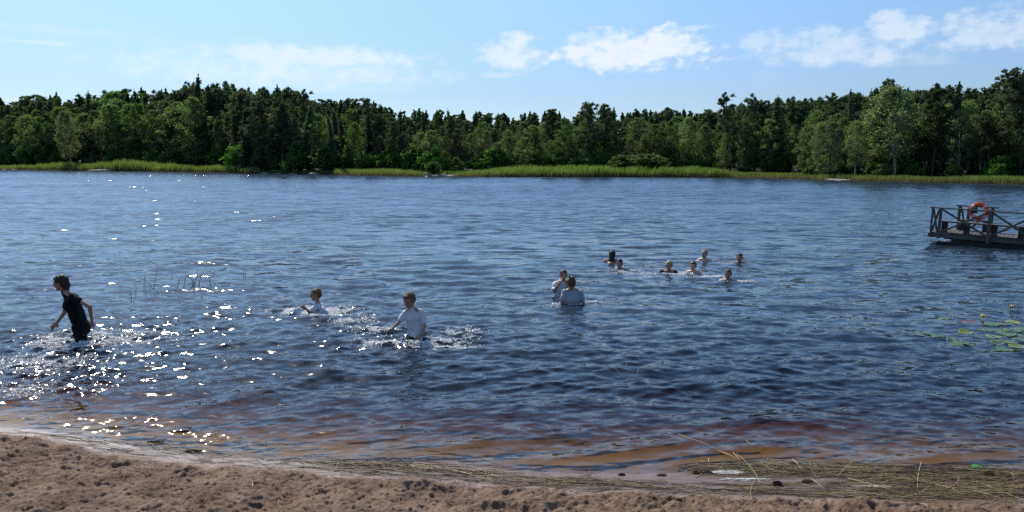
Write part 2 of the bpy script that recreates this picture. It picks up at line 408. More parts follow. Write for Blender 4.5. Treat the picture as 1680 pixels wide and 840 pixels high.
def water_field(X, Y, sp):
    X = X.astype(np.float64); Y = Y.astype(np.float64)
    s = Y - NEAR_Y(X)
    amp = 0.10 + 0.90 * smooth(s, 0.05, 3.2)
    stir = np.zeros_like(X)
    for (cx, cy2, st, rad) in STIR:
        stir = np.maximum(stir, st * np.exp(-(((X - cx) / (rad * 1.5)) ** 2 + ((Y - cy2) / rad) ** 2)))
    patch = 0.75 + 0.5 * vnoise(X * 0.35 + 3, Y * 0.22 + 9, 4)
    H = np.zeros_like(X); DX = np.zeros_like(X); DY = np.zeros_like(X)
    for (kx, ky, a, lam, ph, dx, dy) in COMP:
        wgt = np.clip((lam / np.maximum(sp, 1e-3) - 2.2) / 3.0, 0, 1)
        if not wgt.any(): continue
        A = a * wgt * (amp if lam > 0.3 else np.maximum(amp, 0.55 * smooth(s, -0.02, 0.25))) * patch * (1 + (1.1 * stir if lam < 0.5 else 0))
        p = kx * X + ky * Y + ph; sn = np.sin(p)
        H += A * np.cos(p); DX -= 0.8 * A * dx * sn; DY -= 0.8 * A * dy * sn
    rr = wr2.uniform
    for i in range(26):                                           # short cross chop only where people stir the water
        lam = rr(0.08, 0.34); th = rr(0, 6.283); k = 2 * math.pi / lam; ph = rr(0, 6.28)
        wgt = np.clip((lam / sp - 2.2) / 3.0, 0, 1)
        H += 0.062 / k * stir * wgt * 1.35 * np.cos(k * (math.sin(th) * X + math.cos(th) * Y) + ph)
    for (cx, cy2, st, rad) in list(PPL.values()):                 # rings spreading from each bather
        d = np.hypot(X - cx, Y - cy2); lam = 0.42
        wgt = np.clip((lam / sp - 2.2) / 3.0, 0, 1)
        H += 0.011 * st * wgt * np.exp(-d / 1.1) * np.cos(2 * math.pi * d / lam) * smooth(d, 0.15, 0.45)
    H += 0.65 * ridge_h(X, Y)
    H = H * 1.0 + 0.0
    return H, DX, DY, stir
def water():
    global wr2
    wr2 = np.random.default_rng(5)
    ys = [4.6]
    while ys[-1] < 330: ys.append(ys[-1] + min(max(ys[-1] ** 2 / 2087 * 0.72, 0.010), 1.2))
    ys = np.array(ys)
    us = np.concatenate([-np.geomspace(6, 1.12, 40), np.linspace(-1.1, 1.1, 1300), np.geomspace(1.12, 6, 40)])
    X = us[None, :] * (0.68 * ys[:, None] + 0.3); Y = np.repeat(ys[:, None], len(us), 1)
    sp = np.repeat(np.maximum(np.gradient(ys), ys * 0.0012)[:, None], len(us), 1)
    H, DX, DY, stir = water_field(X, Y, sp)
    me = mesh_np('water', np.stack([X + DX, Y + DY, H], -1).reshape(-1, 3), grid_faces(*X.shape))
    at = me.attributes.new('chop', 'FLOAT', 'POINT'); at.data.foreach_set('value', stir.ravel().astype(np.float32))
    print('water verts', X.size)
    return tag(link('water', me, mat_water()), kind='structure')
WATER = water()
def water_z(x, y):
    global wr2
    wr2 = np.random.default_rng(5)
    X = np.atleast_1d(np.asarray(x, float)); Y = np.atleast_1d(np.asarray(y, float))
    sp = np.maximum(np.maximum(Y ** 2 / 2087 * 0.72, 0.010), Y * 0.0012)
    return water_field(X, Y, sp)[0]
# ------------------------------------------------------------------ trees
def mat_leaf(name, ca, cb, trans=0.35, scale=0.5):
    m, t = new_mat(name)
    obj = t.add('ShaderNodeTexCoord', 'Object')
    oi = t.add('ShaderNodeObjectInfo', None)
    n = t.noise(obj, scale, 4, 0.6)
    col = t.mix(t.step(n, 0.3, 0.7), ca, cb)
    rnd = oi.outputs['Random']
    hsv = t.add('ShaderNodeHueSaturation', 0, Hue=t.m('ADD', 0.480, t.m('MULTIPLY', rnd, 0.035)), Saturation=t.m('ADD', 0.80, t.m('MULTIPLY', rnd, 0.3)),
                Value=t.m('ADD', 0.70, t.m('MULTIPLY', t.m('FRACT', t.m('MULTIPLY', rnd, 7.3)), 0.65)), Color=col)
    p = t.add('ShaderNodeBsdfPrincipled', 0, Base_Color=hsv, Roughness=0.75, Specular_IOR_Level=0.25)
    tl = t.add('ShaderNodeBsdfTranslucent', 0, Color=t.mix(1.0, hsv, (1.4, 1.5, 0.8), 'MULTIPLY'))
    finish(t, t.add('ShaderNodeMixShader', 0, _0=trans, _1=p, _2=tl)); return m
def mat_bark(name, ca, cb, z0=None, cc=None):
    m, t = new_mat(name)
    obj = t.add('ShaderNodeTexCoord', 'Object')
    n = t.noise(t.mapping(obj, (2, 2, 0.6)), 3.0, 4, 0.7)
    col = t.mix(t.step(n, 0.4, 0.62), ca, cb)
    if cc is not None:
        z = t.add('ShaderNodeSeparateXYZ', 2, _0=obj); col = t.mix(t.step(z, z0, z0 + 3), col, cc)
    finish(t, t.add('ShaderNodeBsdfPrincipled', 0, Base_Color=col, Roughness=0.85)); return m
LEAF = {'birch': mat_leaf('birch_leaves', (0.095, 0.138, 0.060), (0.155, 0.195, 0.092), 0.52),
        'broad': mat_leaf('alder_leaves', (0.074, 0.118, 0.045), (0.126, 0.172, 0.068), 0.50),
        'pine': mat_leaf('pine_needles', (0.060, 0.088, 0.050), (0.100, 0.126, 0.062), 0.40),
        'spruce': mat_leaf('spruce_needles', (0.044, 0.070, 0.042), (0.076, 0.102, 0.052), 0.34),
        'bush': mat_leaf('bush_leaves', (0.055, 0.110, 0.022), (0.085, 0.150, 0.035), 0.40),
        'grey': mat_leaf('willow_leaves', (0.060, 0.090, 0.045), (0.095, 0.125, 0.065), 0.35)}
BARK = {'birch': mat_bark('birch_bark', (0.42, 0.40, 0.36), (0.10, 0.09, 0.08)),
        'broad': mat_bark('alder_bark', (0.09, 0.075, 0.055), (0.05, 0.04, 0.03)),
        'pine': mat_bark('pine_bark', (0.13, 0.085, 0.06), (0.07, 0.05, 0.04), 4.0, (0.17, 0.10, 0.065)),
        'spruce': mat_bark('spruce_bark', (0.09, 0.065, 0.05), (0.05, 0.04, 0.03))}
BARK['bush'] = BARK['grey'] = BARK['broad']

class Tubes:
    def __init__(s): s.V = []; s.F = []; s.n = 0
    def tube(s, pts, rad, sides=6):
        pts = [Vector(p) for p in pts]; rows = []
        for i, p in enumerate(pts):
            d = (pts[min(i + 1, len(pts) - 1)] - pts[max(i - 1, 0)]).normalized()
            a = d.orthogonal().normalized(); b = d.cross(a)
            if i and rows:                                     # keep the frame steady
                a = (prev - d * prev.dot(d)).normalized(); b = d.cross(a)
            prev = a; rows.append(len(s.V))
            r = rad[i] if hasattr(rad, '__len__') else rad
            for k in range(sides):
                q = 2 * math.pi * k / sides; s.V.append(tuple(p + a * (math.cos(q) * r) + b * (math.sin(q) * r)))
        for i in range(len(rows) - 1):
            for k in range(sides):
                k2 = (k + 1) % sides; s.F.append((rows[i] + k, rows[i] + k2, rows[i + 1] + k2, rows[i + 1] + k))
        c0 = len(s.V); s.V.append(tuple(pts[0])); s.V.append(tuple(pts[-1]))
        for k in range(sides):
            k2 = (k + 1) % sides; s.F.append((rows[0] + k2, rows[0] + k, c0)); s.F.append((rows[-1] + k, rows[-1] + k2, c0 + 1))
    def box(s, c, size, rot=None, taper=1.0):
        M = rot if rot is not None else Matrix.Identity(3); b = len(s.V); c = Vector(c)
        for z in (-1, 1):
            for y in (-1, 1):
                for x in (-1, 1): s.V.append(tuple(c + M @ Vector((x * size[0] / 2, y * size[1] / 2, z * size[2] / 2))))
        for f in ((0, 2, 3, 1), (4, 5, 7, 6), (0, 1, 5, 4), (2, 6, 7, 3), (0, 4, 6, 2), (1, 3, 7, 5)): s.F.append(tuple(b + i for i in f))
    def mesh(s, name, smooth_sh=True, bevel=0.0):
        me = bpy.data.meshes.new(name); me.from_pydata(s.V, [], s.F)
        if bevel:
            bm = bmesh.new(); bm.from_mesh(me); bmesh.ops.bevel(bm, geom=bm.edges[:], offset=bevel, segments=1, affect='EDGES'); bm.to_mesh(me); bm.free()
        me.polygons.foreach_set('use_smooth', np.full(len(me.polygons), smooth_sh)); me.update(); return me

def leaves(c, size, r, aspect=1.6, up=0.0, dirs=None):
    """diamond shaped leaf faces at the points c"""
    n = len(c); a = r.normal(size=(n, 3)) if dirs is None else dirs + 0.35 * r.normal(size=(n, 3))
    a /= np.linalg.norm(a, axis=1)[:, None]
    b = r.normal(size=(n, 3)); b[:, 2] *= (1 - up); b = np.cross(a, b); b /= np.linalg.norm(b, axis=1)[:, None] + 1e-9
    s = (size * r.uniform(0.6, 1.4, n))[:, None]
    V = np.stack([c - a * s * 0.5 * aspect, c + b * s * 0.42 - a * s * 0.08, c + a * s * 0.5 * aspect, c - b * s * 0.42 - a * s * 0.05], 1)
    return V.reshape(-1, 3)
def crown_mesh(name, V):
    Fc = np.arange(len(V)).reshape(-1, 4); return mesh_np(name, V, Fc, False)
def clump_cloud(r, centres, rad, per, flat=1.0):
    out = []
    for c, q in zip(centres, rad):
        p = r.normal(size=(per, 3)); p /= np.linalg.norm(p, axis=1)[:, None]; p *= (r.uniform(0, 1, per) ** 0.5 * np.where(r.uniform(0, 1, per) < 0.2, 1.45, 1.0))[:, None]
        out.append(c + p * q * np.array([1, 1, flat]))
    return np.concatenate(out)

def proto(kind, seed, q=1.0):
    """returns (trunk mesh, crown mesh) of a tree 10 m tall"""
    r = np.random.default_rng(seed); T = Tubes(); H = 10.0
    lean = r.normal(0, 0.25, 2)
    def axis(z): u = z / H; return np.array([lean[0] * u * u * 2 + 0.12 * math.sin(u * 7 + seed), lean[1] * u * u * 2 + 0.12 * math.cos(u * 6 + seed * 2), z])
    def trunk(r0, top=0.97, n=9):
        zs = np.linspace(0, H * top, n); T.tube([axis(z) - np.array([0, 0, 0.3 if z == 0 else 0]) for z in zs], [r0 * (1 - z / H) ** 0.8 + 0.02 for z in zs])
    if kind in ('broad', 'grey', 'birch'):
        base = {'broad': 0.10, 'grey': 0.10, 'birch': 0.24}[kind]; wid = {'broad': r.uniform(1.9, 2.5), 'grey': 2.0, 'birch': r.uniform(1.35, 1.8)}[kind]
        trunk(0.15 if kind != 'birch' else 0.11)
        n = int({'broad': 62, 'grey': 58, 'birch': 56}[kind]); cs = []; rs = []
        for i in range(n):
            u = (i + r.uniform(0, 1)) / n; z = H * (base + (1 - base) * u ** 0.9)
            prof = (math.sin(math.pi * min(1, (0.12 + 0.88 * u)) ** (1.0 if kind != 'birch' else 0.85)) ** 0.6) if u < 0.97 else 0.2
            prof = max(prof, 0.12) * wid * (r.uniform(0.35, 1.0) if i % 3 else r.uniform(0.8, 1.15))
            ph = i * 2.39996 + r.uniform(-0.4, 0.4); ax = axis(min(z, 9.3))
            z = min(z, H - 0.35)
            c = np.array([ax[0] + math.cos(ph) * prof, ax[1] + math.sin(ph) * prof, z])
            cs.append(c); rs.append(r.uniform(0.42, 0.78) * (1.0 if u < 0.85 else 0.65))
            if i % 2 == 0:
                z0 = max(H * base * 0.8, z - 0.9 - 0.5 * prof); a0 = axis(z0); mid = (a0 + c) / 2 + np.array([0, 0, 0.15])
                T.tube([a0, mid, c], [0.05 * (1.15 - z / H) + 0.012, 0.03, 0.01], 4)
        per = int((105 if kind != 'birch' else 95) * q); P = clump_cloud(r, cs, rs, per, 0.75)
        if kind == 'birch':                                  # hanging twigs
            P[:, 2] -= np.abs(r.normal(0, 0.28, len(P))); d = r.normal(size=P.shape) * 0.5; d[:, 2] -= 1.0
            V = leaves(P, 0.13 / q ** 0.5, r, 1.7, dirs=d)
        else: V = leaves(P, 0.155 / q ** 0.5, r, 1.4)
    elif kind == 'spruce':
        trunk(0.13, 0.985, 8); Ps = []; Ds = []
        nl = 40; wid = r.uniform(1.25, 1.7)
        for i in range(nl):
            z = 0.7 + (H - 0.8) * (i / nl) ** 0.95; u = z / H; L0 = wid * (1 - u) ** 0.78 * (0.75 + 0.25 * math.sin(i * 2.1 + seed)) + 0.10
            for k in range(7):
                ph = k * 0.898 + i * 0.7 + r.uniform(-0.3, 0.3); L = L0 * r.uniform(0.65, 1.12)
                ax = axis(z); m = max(4, int(26 * L * q / 1.2)); s = r.uniform(0.1, 1, m) ** 0.8
                dirv = np.array([math.cos(ph), math.sin(ph)]); side = np.array([-dirv[1], dirv[0]])
                off = r.normal(0, 0.13, m) * (0.5 + s)
                x = ax[0] + dirv[0] * s * L + side[0] * off; y = ax[1] + dirv[1] * s * L + side[1] * off
                zz = z - 0.42 * L * s + 0.22 * L * s * s - np.abs(r.normal(0, 0.10, m)) * (1 + s)
                Ps.append(np.stack([x, y, zz], -1)); Ds.append(np.tile([dirv[0], dirv[1], -0.35], (m, 1)))
                if k % 2 == 0 and i % 2 == 0: T.tube([ax, ax + np.array([dirv[0] * L * 0.8, dirv[1] * L * 0.8, -0.2 * L])], [0.025, 0.008], 3)
        Ps.append(np.stack([np.zeros(14) + axis(H)[0], np.zeros(14) + axis(H)[1], np.linspace(H - 0.9, H, 14)], -1)); Ds.append(np.tile([0.3, 0, 1.0], (14, 1)))
        V = leaves(np.concatenate(Ps), 0.185 / q ** 0.5, r, 1.7, dirs=np.concatenate(Ds))
    elif kind in ('pine', 'lonepine'):
        trunk(0.14, 0.96, 9); cs = []; rs = []
        b = 0.40 if kind == 'pine' else 0.30; n = 30 if kind == 'pine' else 26
        for i in range(n):
            u = (i + 0.5) / n; z = H * (b + (1 - b) * u) - 0.25; L = (0.18 + 1.35 * (1 - u) ** 0.65 * min(1, 0.55 + u * 2)) * r.uniform(0.4, 1.15) * (1.0 if kind == 'pine' else 0.95)
            ph = i * 2.4 + r.uniform(-0.5, 0.5); a0 = axis(z - 0.25)
            c = np.array([a0[0] + math.cos(ph) * L, a0[1] + math.sin(ph) * L, z + r.uniform(-0.1, 0.25)])
            T.tube([a0, (a0 + c) / 2 + np.array([0, 0, -0.06]), c], [0.04, 0.028, 0.012], 4)
            for j in range(3):
                cs.append(c + r.normal(0, [0.28, 0.28, 0.18])); rs.append(r.uniform(0.32, 0.55) * (1.05 - 0.45 * u) * (0.75 if kind == 'lonepine' else 1.0))
        P = clump_cloud(r, cs, rs, int(60 * q), 0.85); d = r.normal(size=P.shape) * 0.8; d[:, 2] = np.abs(d[:, 2]) + 0.3
        V = leaves(P, 0.125 / q ** 0.5, r, 2.1, dirs=d)
        for k in range(7):                                    # dead snags below the crown
            z = r.uniform(1.6, H * b); ph = r.uniform(0, 6.28); a0 = axis(z); L = r.uniform(0.3, 0.9)
            T.tube([a0, a0 + np.array([math.cos(ph) * L, math.sin(ph) * L, r.uniform(-0.15, 0.15)])], [0.022, 0.006], 3)
    elif kind == 'bush':
        cs = []; rs = []
        for i in range(26):
            ph = r.uniform(0, 6.28); L = r.uniform(0, 4.6) ** 1.0; z = r.uniform(0.8, 1) * (8.6 * (1 - (L / 5.6) ** 2)) * r.uniform(0.35, 1.0)
            c = np.array([math.cos(ph) * L, math.sin(ph) * L, z]); cs.append(c); rs.append(r.uniform(1.1, 1.9))
            T.tube([(math.cos(ph) * 0.3, math.sin(ph) * 0.3, -0.3), c * 0.55 + np.array([0, 0, 0.8]), c], [0.16, 0.10, 0.03], 4)
        P = clump_cloud(r, cs, rs, int(110 * q), 0.8); P[:, 2] = np.maximum(P[:, 2], 0.15); V = leaves(P, 0.62 / q ** 0.5, r, 1.5)
    V = np.array(V, float)
    return T.mesh(kind + '_trunk'), crown_mesh(kind + '_crown', V)

PROTO = {}
for kind, n in (('broad', 4), ('birch', 4), ('pine', 4), ('spruce', 3), ('lonepine', 1), ('bush', 3), ('grey', 1)):
    lst = []
    for i in range(n):
        tm, cm = proto(kind, 100 + 7 * i + len(kind) * 31)
        tm.materials.append(BARK['pine' if kind == 'lonepine' else kind]); cm.materials.append(LEAF['pine' if kind == 'lonepine' else kind]); lst.append((tm, cm))
    PROTO[kind] = lst
KNAME = {'broad': 'alder_tree', 'birch': 'birch_tree', 'pine': 'pine_tree', 'spruce': 'spruce_tree', 'lonepine': 'pine_tree', 'bush': 'bush', 'grey': 'willow_tree'}
KCAT = {'broad': 'leafy tree', 'birch': 'birch tree', 'pine': 'pine tree', 'spruce': 'spruce tree', 'lonepine': 'pine tree', 'bush': 'bush', 'grey': 'leafy tree'}
KLAB = {'broad': 'round leafy green tree', 'birch': 'slender airy birch tree', 'pine': 'dark pine', 'spruce': 'dark pointed spruce', 'bush': 'low green bush', 'grey': 'pale grey-green willow', 'lonepine': 'open pine'}
def place_tree(kind, px, top_py, back, label, group=None, wide=1.0, var=None, seed=0, above=None):
    """a tree standing `back` metres behind the far waterline under picture column px; height from its top in the skyline"""
    az = math.atan((px - 840) / F / math.cos(PITCH) )
    d = float(np.interp(az, FAR_A, FAR_D)) + back; x, y = math.sin(az) * d, math.cos(az) * d
    z0 = land_z(x, y) - 0.05; top = at_y(px, top_py, y).z; H = max(top - z0, 0.8)
    rr = random.Random(int(px * 7 + back * 13 + seed)); lst = PROTO[kind]; tm, cm = lst[var if var is not None else rr.randrange(len(lst))]
    root = empty(KNAME[kind], (x, y, z0), rr.uniform(0, 6.28), label=label, cat=KCAT[kind], group=group)
    s = H / (10.0 if kind != 'bush' else 9.0); sw = s * wide * rr.uniform(0.9, 1.12); root.scale = (sw, sw, s)
    link('trunk', tm, None, root); link('crown', cm, None, root)
    return root

SKYL = [(-150, 168), (0, 167), (30, 165), (50, 169), (75, 157), (95, 153), (120, 160), (135, 168), (157, 160), (170, 165), (200, 152), (230, 146), (260, 148), (290, 152), (310, 141), (332, 134), (350, 142), (385, 139), (410, 142), (440, 152), (463, 146), (480, 152), (510, 156), (530, 166), (550, 164), (580, 167), (610, 168), (640, 180), (685, 183), (740, 186), (800, 189), (850, 190), (905, 186), (930, 189), (970, 177), (990, 178), (1010, 190), (1055, 180), (1085, 182), (1105, 181), (1135, 182), (1160, 184), (1184, 176), (1222, 168), (1265, 164), (1300, 167), (1348, 160), (1386, 158), (1400, 155), (1430, 140), (1455, 141), (1490, 152), (1522, 149), (1545, 142), (1580, 157), (1620, 140), (1640, 132), (1662, 120), (1680, 122), (1900, 110)]
SKX = [p[0] for p in SKYL]; SKY_ = [p[1] for p in SKYL]
sky_py = lambda px: float(np.interp(px, SKX, SKY_))
SECT = [(-200, 225, 'behind the long green reed bed at the far left', {'A': 'broad*7 birch*2 grey', 'B': 'broad*4 birch pine', 'C': 'broad*4 pine*2 spruce*2'}),
        (225, 345, 'just left of the dark stand by the water', {'A': 'broad*3 birch*2 pine', 'B': 'pine*3 birch*2', 'C': 'pine*3 spruce*2 birch'}),
        (345, 560, 'in the dark stand left of centre', {'A': 'pine*3 spruce*3 broad', 'B': 'pine*4 spruce*2', 'C': 'pine*4 spruce*3'}),
        (560, 770, 'behind the stony shore left of centre', {'A': 'pine*3 broad*3 spruce*2 birch', 'B': 'pine*5 broad', 'C': 'pine*4 spruce*3'}),
        (770, 1120, 'behind the long central reed bed', {'A': 'broad*5 birch*2 pine', 'B': 'broad*3 pine*3 birch', 'C': 'pine*4 spruce*3'}),
        (1120, 1400, 'between the central reeds and the flat right-hand rock', {'A': 'birch*5 broad*3', 'B': 'birch*3 pine*3 broad', 'C': 'pine*4 spruce*3'}),
        (1400, 2000, 'behind the reeds at the far right', {'A': 'birch*6 broad*2 pine', 'B': 'pine*3 birch*3 spruce', 'C': 'pine*4 birch spruce*3'})]
def pick(spec, rr):
    bag = []
    for tok in spec.split(): k, _, n = tok.partition('*'); bag += [k] * int(n or 1)
    return rr.choice(bag)
def sect(px):
    for s in SECT:
        if px < s[1]: return s
    return SECT[-1]
tr = random.Random(4)
ROWN = {'A': 'front row', 'B': 'middle row', 'C': 'back row'}
n_tree = 0
for row, b0, b1, step, dlo, dhi in (('A', 9.0, 14.0, 21.5, 16, 48), ('B', 16, 23, 20.5, 5, 24), ('C', 26, 36, 20.0, -3, 15)):
    px = -60.0
    while px < 1745:
        s = sect(px); k = pick(s[3][row], tr)
        back = tr.uniform(b0, b1) - (5.5 if 400 < px < 552 else 0) + (9 if px < 380 else 3 if 760 < px < 1180 else 0); top = sky_py(px) + tr.uniform(dlo, dhi)
        if 330 < px < 560 and row == 'A': top = sky_py(px) + tr.uniform(12, 55)
        if 60 < px < 220 and row == 'A': top = sky_py(px) + tr.uniform(6, 50)
        if k == 'spruce': top -= 4
        place_tree(k, px, top, back, f"{KLAB[k]} {s[2]}", f"{KCAT[k]}s {s[2]}", wide={'broad': 1.12, 'birch': 1.1, 'pine': 1.15, 'spruce': 1.1, 'grey': 1.2}[k] * (tr.uniform(0.5, 0.95) if row == 'C' and k != 'broad' else 1.0), seed=ord(row)); n_tree += 1
        px += step * tr.uniform(0.75, 1.25) * (0.92 if px > 1300 else 1.0)
# trees that stand out on the skyline
HERO = [('spruce', 157, 149, 26, 'small dark spruce tip rising between round leafy trees on the left', 0.8),
        ('spruce', 332, 122, 24, 'tallest spruce tip of the left wood, pale green, sharp against the cloud', 0.9),
        ('spruce', 463, 138, 7, 'broad dark spruce standing to the water in the dark stand', 1.3),
        ('lonepine', 511, 146, 16, 'thin open pine leaning over the right end of the dark stand', 1.0),
        ('pine', 610, 161, 18, 'pine with a rounded tuft standing above the dip right of the dark stand', 1.1),
        ('spruce', 741, 179, 20, 'small spruce tip above the low middle of the skyline', 0.9),
        ('pine', 905, 179, 18, 'round-topped pine over the long central reed bed', 1.3),
        ('pine', 970, 169, 15, 'left one of the twin tufted pines above the central reed bed', 1.2),
        ('pine', 989, 170, 16, 'right one of the twin tufted pines above the central reed bed', 1.1),
        ('lonepine', 1184, 151, 14, 'lone ragged pine rising high above its neighbours right of centre', 1.0),
        ('pine', 1222, 158, 15, 'dark pine just right of the lone ragged pine', 1.0),
        ('spruce', 1265, 157, 14, 'broad-shouldered spruce right of the lone ragged pine', 1.3),
        ('lonepine', 1348, 151, 16, 'tufted pine with an umbrella top over the flat rock', 1.1),
        ('spruce', 1387, 146, 14, 'narrow pointed spruce beside the big dark pine on the right', 0.8),
        ('pine', 1429, 133, 9, 'big dark pine left of the tall pale birch on the right', 1.2),
        ('birch', 1456, 136, 7, 'tall pale birch next to the big dark pine on the right', 1.4),
        ('pine', 1522, 142, 11, 'dark pine left of the pointed spruce near the right edge', 1.1),
        ('spruce', 1545, 134, 11, 'pointed spruce between dark pines near the right edge', 1.2),
        ('lonepine', 1620, 123, 13, 'open flat-topped pine against the sky near the right edge', 1.2),
        ('pine', 1662, 113, 10, 'tallest dark pine at the right edge of the photo', 1.2),
        ('birch', 126, 180, 4.5, 'pale birch in front of the rounded leafy trees on the left', 1.1),
        ('grey', 1355, 200, 3.0, 'pale grey-green tree leaning over the flat rock on the right', 1.1),
        ('birch', 1395, 196, 4.0, 'tall slim birch with a bare grey trunk beside the flat rock', 1.0)]
for k, px, top, back, lab, wd in HERO: place_tree(k, px, top, back, lab, None, wd, seed=3); n_tree += 1
print('trees', n_tree)
# bushes along the bank
bk = random.Random(9)
for px in np.arange(-40, 1740, 34):
    px = float(px) + bk.uniform(-10, 10); s = sect(px); y0 = {True: 246, False: 250}[px < 600]
    if px > 1200: y0 = 262
    place_tree('bush', px, y0 + bk.uniform(-14, 8), bk.uniform(8, 13) - (4 if 400 < px < 552 else 0) + (9 if px < 380 else 3 if 760 < px < 1180 else 0), f"low green bush {s[2]}", f"bushes {s[2]}", 1.25, seed=5)
place_tree('bush', 1020, 250, 4.5, 'pale green thicket at the back of the central reed bed', None, 1.6, seed=5)
place_tree('bush', 1060, 248, 4.5, 'wide pale thicket right of centre behind the central reeds', None, 1.9, seed=6)
place_tree('bush', 712, 262, 2.2, 'small grey-green bush on the stony point left of the central reeds', None, 1.1, seed=7)
place_tree('bush', 1322, 270, 3.0, 'round bright bush left of the flat rock', None, 1.3, seed=8)
place_tree('bush', 1445, 270, 3.0, 'round bright bush right of the flat rock', None, 1.3, seed=9)

# the wood behind the trees one can tell apart: one mass
def forest_mass():
    r = np.random.default_rng(77); Vs = []; n = 0
    pr = {k: [proto(k, 900 + i, 0.22) for i in range(2)] for k in ('pine', 'spruce', 'broad')}
    arr = {}
    for k, l in pr.items():
        arr[k] = []
        for tm, cm in l:
            a = np.empty(len(cm.vertices) * 3, np.float32); cm.vertices.foreach_get('co', a); arr[k].append(a.reshape(-1, 3))
    for px in np.arange(-420, 2250, 13.0):
        for j in range(4):
            p = px + r.uniform(-8, 8); az = math.atan((p - 840) / F / math.cos(PITCH)); d = float(np.interp(az, FAR_A, FAR_D)) + 34 + j * 9 + r.uniform(-4, 4)
            x, y = math.sin(az) * d, math.cos(az) * d; k = ['pine', 'spruce', 'spruce', 'pine'][r.integers(0, 4)]
            z0 = land_z(x, y); H = (at_y(p, sky_py(p) + r.uniform(-5, 20), y).z - z0); a = arr[k][r.integers(0, 2)]; s = H / 10
            q = r.uniform(0, 6.28); ca, sa = math.cos(q), math.sin(q)
            Vs.append(np.stack([x + (a[:, 0] * ca - a[:, 1] * sa) * s * (0.95 if k == 'spruce' else 1.1), y + (a[:, 0] * sa + a[:, 1] * ca) * s * (0.95 if k == 'spruce' else 1.1), z0 + a[:, 2] * s], -1))
    V = np.concatenate(Vs); print('forest quads', len(V) // 4)
    me = crown_mesh('forest', V); me.materials.append(mat_leaf('far_wood_leaves', (0.060, 0.088, 0.050), (0.098, 0.124, 0.060), 0.4, 0.08))
    for l in pr.values():
        for tm, cm in l: bpy.data.meshes.remove(tm); bpy.data.meshes.remove(cm)
    return tag(link('forest', me), label='dark wood filling in behind the rows of trees along the far shore', cat='forest', kind='stuff')
forest_mass()

# ------------------------------------------------------------------ reeds on the far shore, rocks
def mat_reed(name, lo, hi, zmid=0.9):
    m, t = new_mat(name)
    P = t.add('ShaderNodeNewGeometry', 'Position'); n = t.noise(t.mapping(P, (1, 1, 0.2)), 0.6, 4, 0.6)
    z = t.add('ShaderNodeSeparateXYZ', 2, _0=P)
    col = t.mix(t.step(z, 0.1, zmid), lo, hi)
    col = t.mix(t.step(n, 0.35, 0.65), t.mix(1.0, col, (0.68, 0.74, 0.6), 'MULTIPLY'), col)
    p = t.add('ShaderNodeBsdfPrincipled', 0, Base_Color=col, Roughness=0.5)
    tl = t.add('ShaderNodeBsdfTranslucent', 0, Color=t.mix(1.0, col, (1.5, 1.6, 0.9), 'MULTIPLY'))
    finish(t, t.add('ShaderNodeMixShader', 0, _0=0.5, _1=p, _2=tl)); return m
REED = mat_reed('reed_green', (0.150, 0.120, 0.065), (0.175, 0.235, 0.065))
GRASS = mat_reed('bank_grass', (0.07, 0.085, 0.03), (0.11, 0.17, 0.035), 0.5)
def reed_bed(name, label, cat, segs, n, mat, hmul=1.0, f0=-2.5, f1=4.5, wblade=0.05, seed=1):
    """segs: (px, top py) profile; blades rise from the shallows to that profile"""
    r = np.random.default_rng(seed); xs = [s[0] for s in segs]; tops = [s[1] for s in segs]
    px = r.uniform(xs[0], xs[-1], n); az = np.arctan((px - 840) / F / math.cos(PITCH)); f = r.uniform(f0, f1, n)
    d = np.interp(az, FAR_A, FAR_D) + f; x, y = np.sin(az) * d, np.cos(az) * d
    fy = np.array([at_y(p, np.interp(p, xs, tops), yy).z for p, yy in zip(px, y)])
    z0 = np.array([max(land_z(a, b), -0.5) for a, b in zip(x, y)])
    h = np.maximum(fy - z0, 0.12) * r.uniform(0.5, 1.0, n) * hmul * (0.58 + 0.36 * vnoise(x * 0.35, y * 0.35, 3) + 0.30 * vnoise(x * 0.11, y * 0.11, 13)) * (0.9 + 0.2 * vnoise(x * 1.7, y * 1.7, 8))
    th = r.uniform(0, math.pi, n); wx, wy = np.cos(th) * wblade / 2, np.sin(th) * wblade / 2
    bx, by = r.normal(0.05, 0.10, n) * h, r.normal(0, 0.10, n) * h
    V = np.stack([np.stack([x - wx, y - wy, z0], -1), np.stack([x + wx, y + wy, z0], -1),
                  np.stack([x + wx * .9 + bx * .4, y + wy * .9 + by * .4, z0 + h * .62], -1), np.stack([x + bx, y + by, z0 + h], -1)], 1).reshape(-1, 3)
    V[2::4] += 0
    return tag(link(name, crown_mesh(name, V), mat), label=label, cat=cat, kind='stuff')
reed_bed('reed_bed', 'long bright green reed bed along the far shore at the left', 'reeds', [(-300, 270), (0, 269), (60, 268), (90, 265), (120, 266), (150, 265), (200, 260), (230, 261), (270, 264), (300, 268)], 26000, REED, seed=1)
reed_bed('reed_bed', 'thin darker reeds in front of the dark stand left of centre', 'reeds', [(300, 267), (350, 269), (390, 270), (430, 273)], 4200, REED, 0.95, f0=-1.0, f1=3.0, seed=2)
reed_bed('reed_bed', 'low reeds between the dark stand and the stony point', 'reeds', [(552, 275), (620, 273), (680, 276), (700, 281)], 7000, REED, 0.95, seed=3)
reed_bed('reed_bed', 'long bright reed bed across the middle of the far shore', 'reeds', [(745, 283), (790, 277), (830, 272), (870, 270), (920, 270), (1000, 270), (1060, 271), (1120, 271), (1160, 273), (1190, 279)], 26000, REED, seed=4)
reed_bed('reed_bed', 'low thin reeds right of the long central reed bed', 'reeds', [(1185, 281), (1260, 283), (1300, 282), (1350, 286)], 6000, REED, 0.95, seed=5)
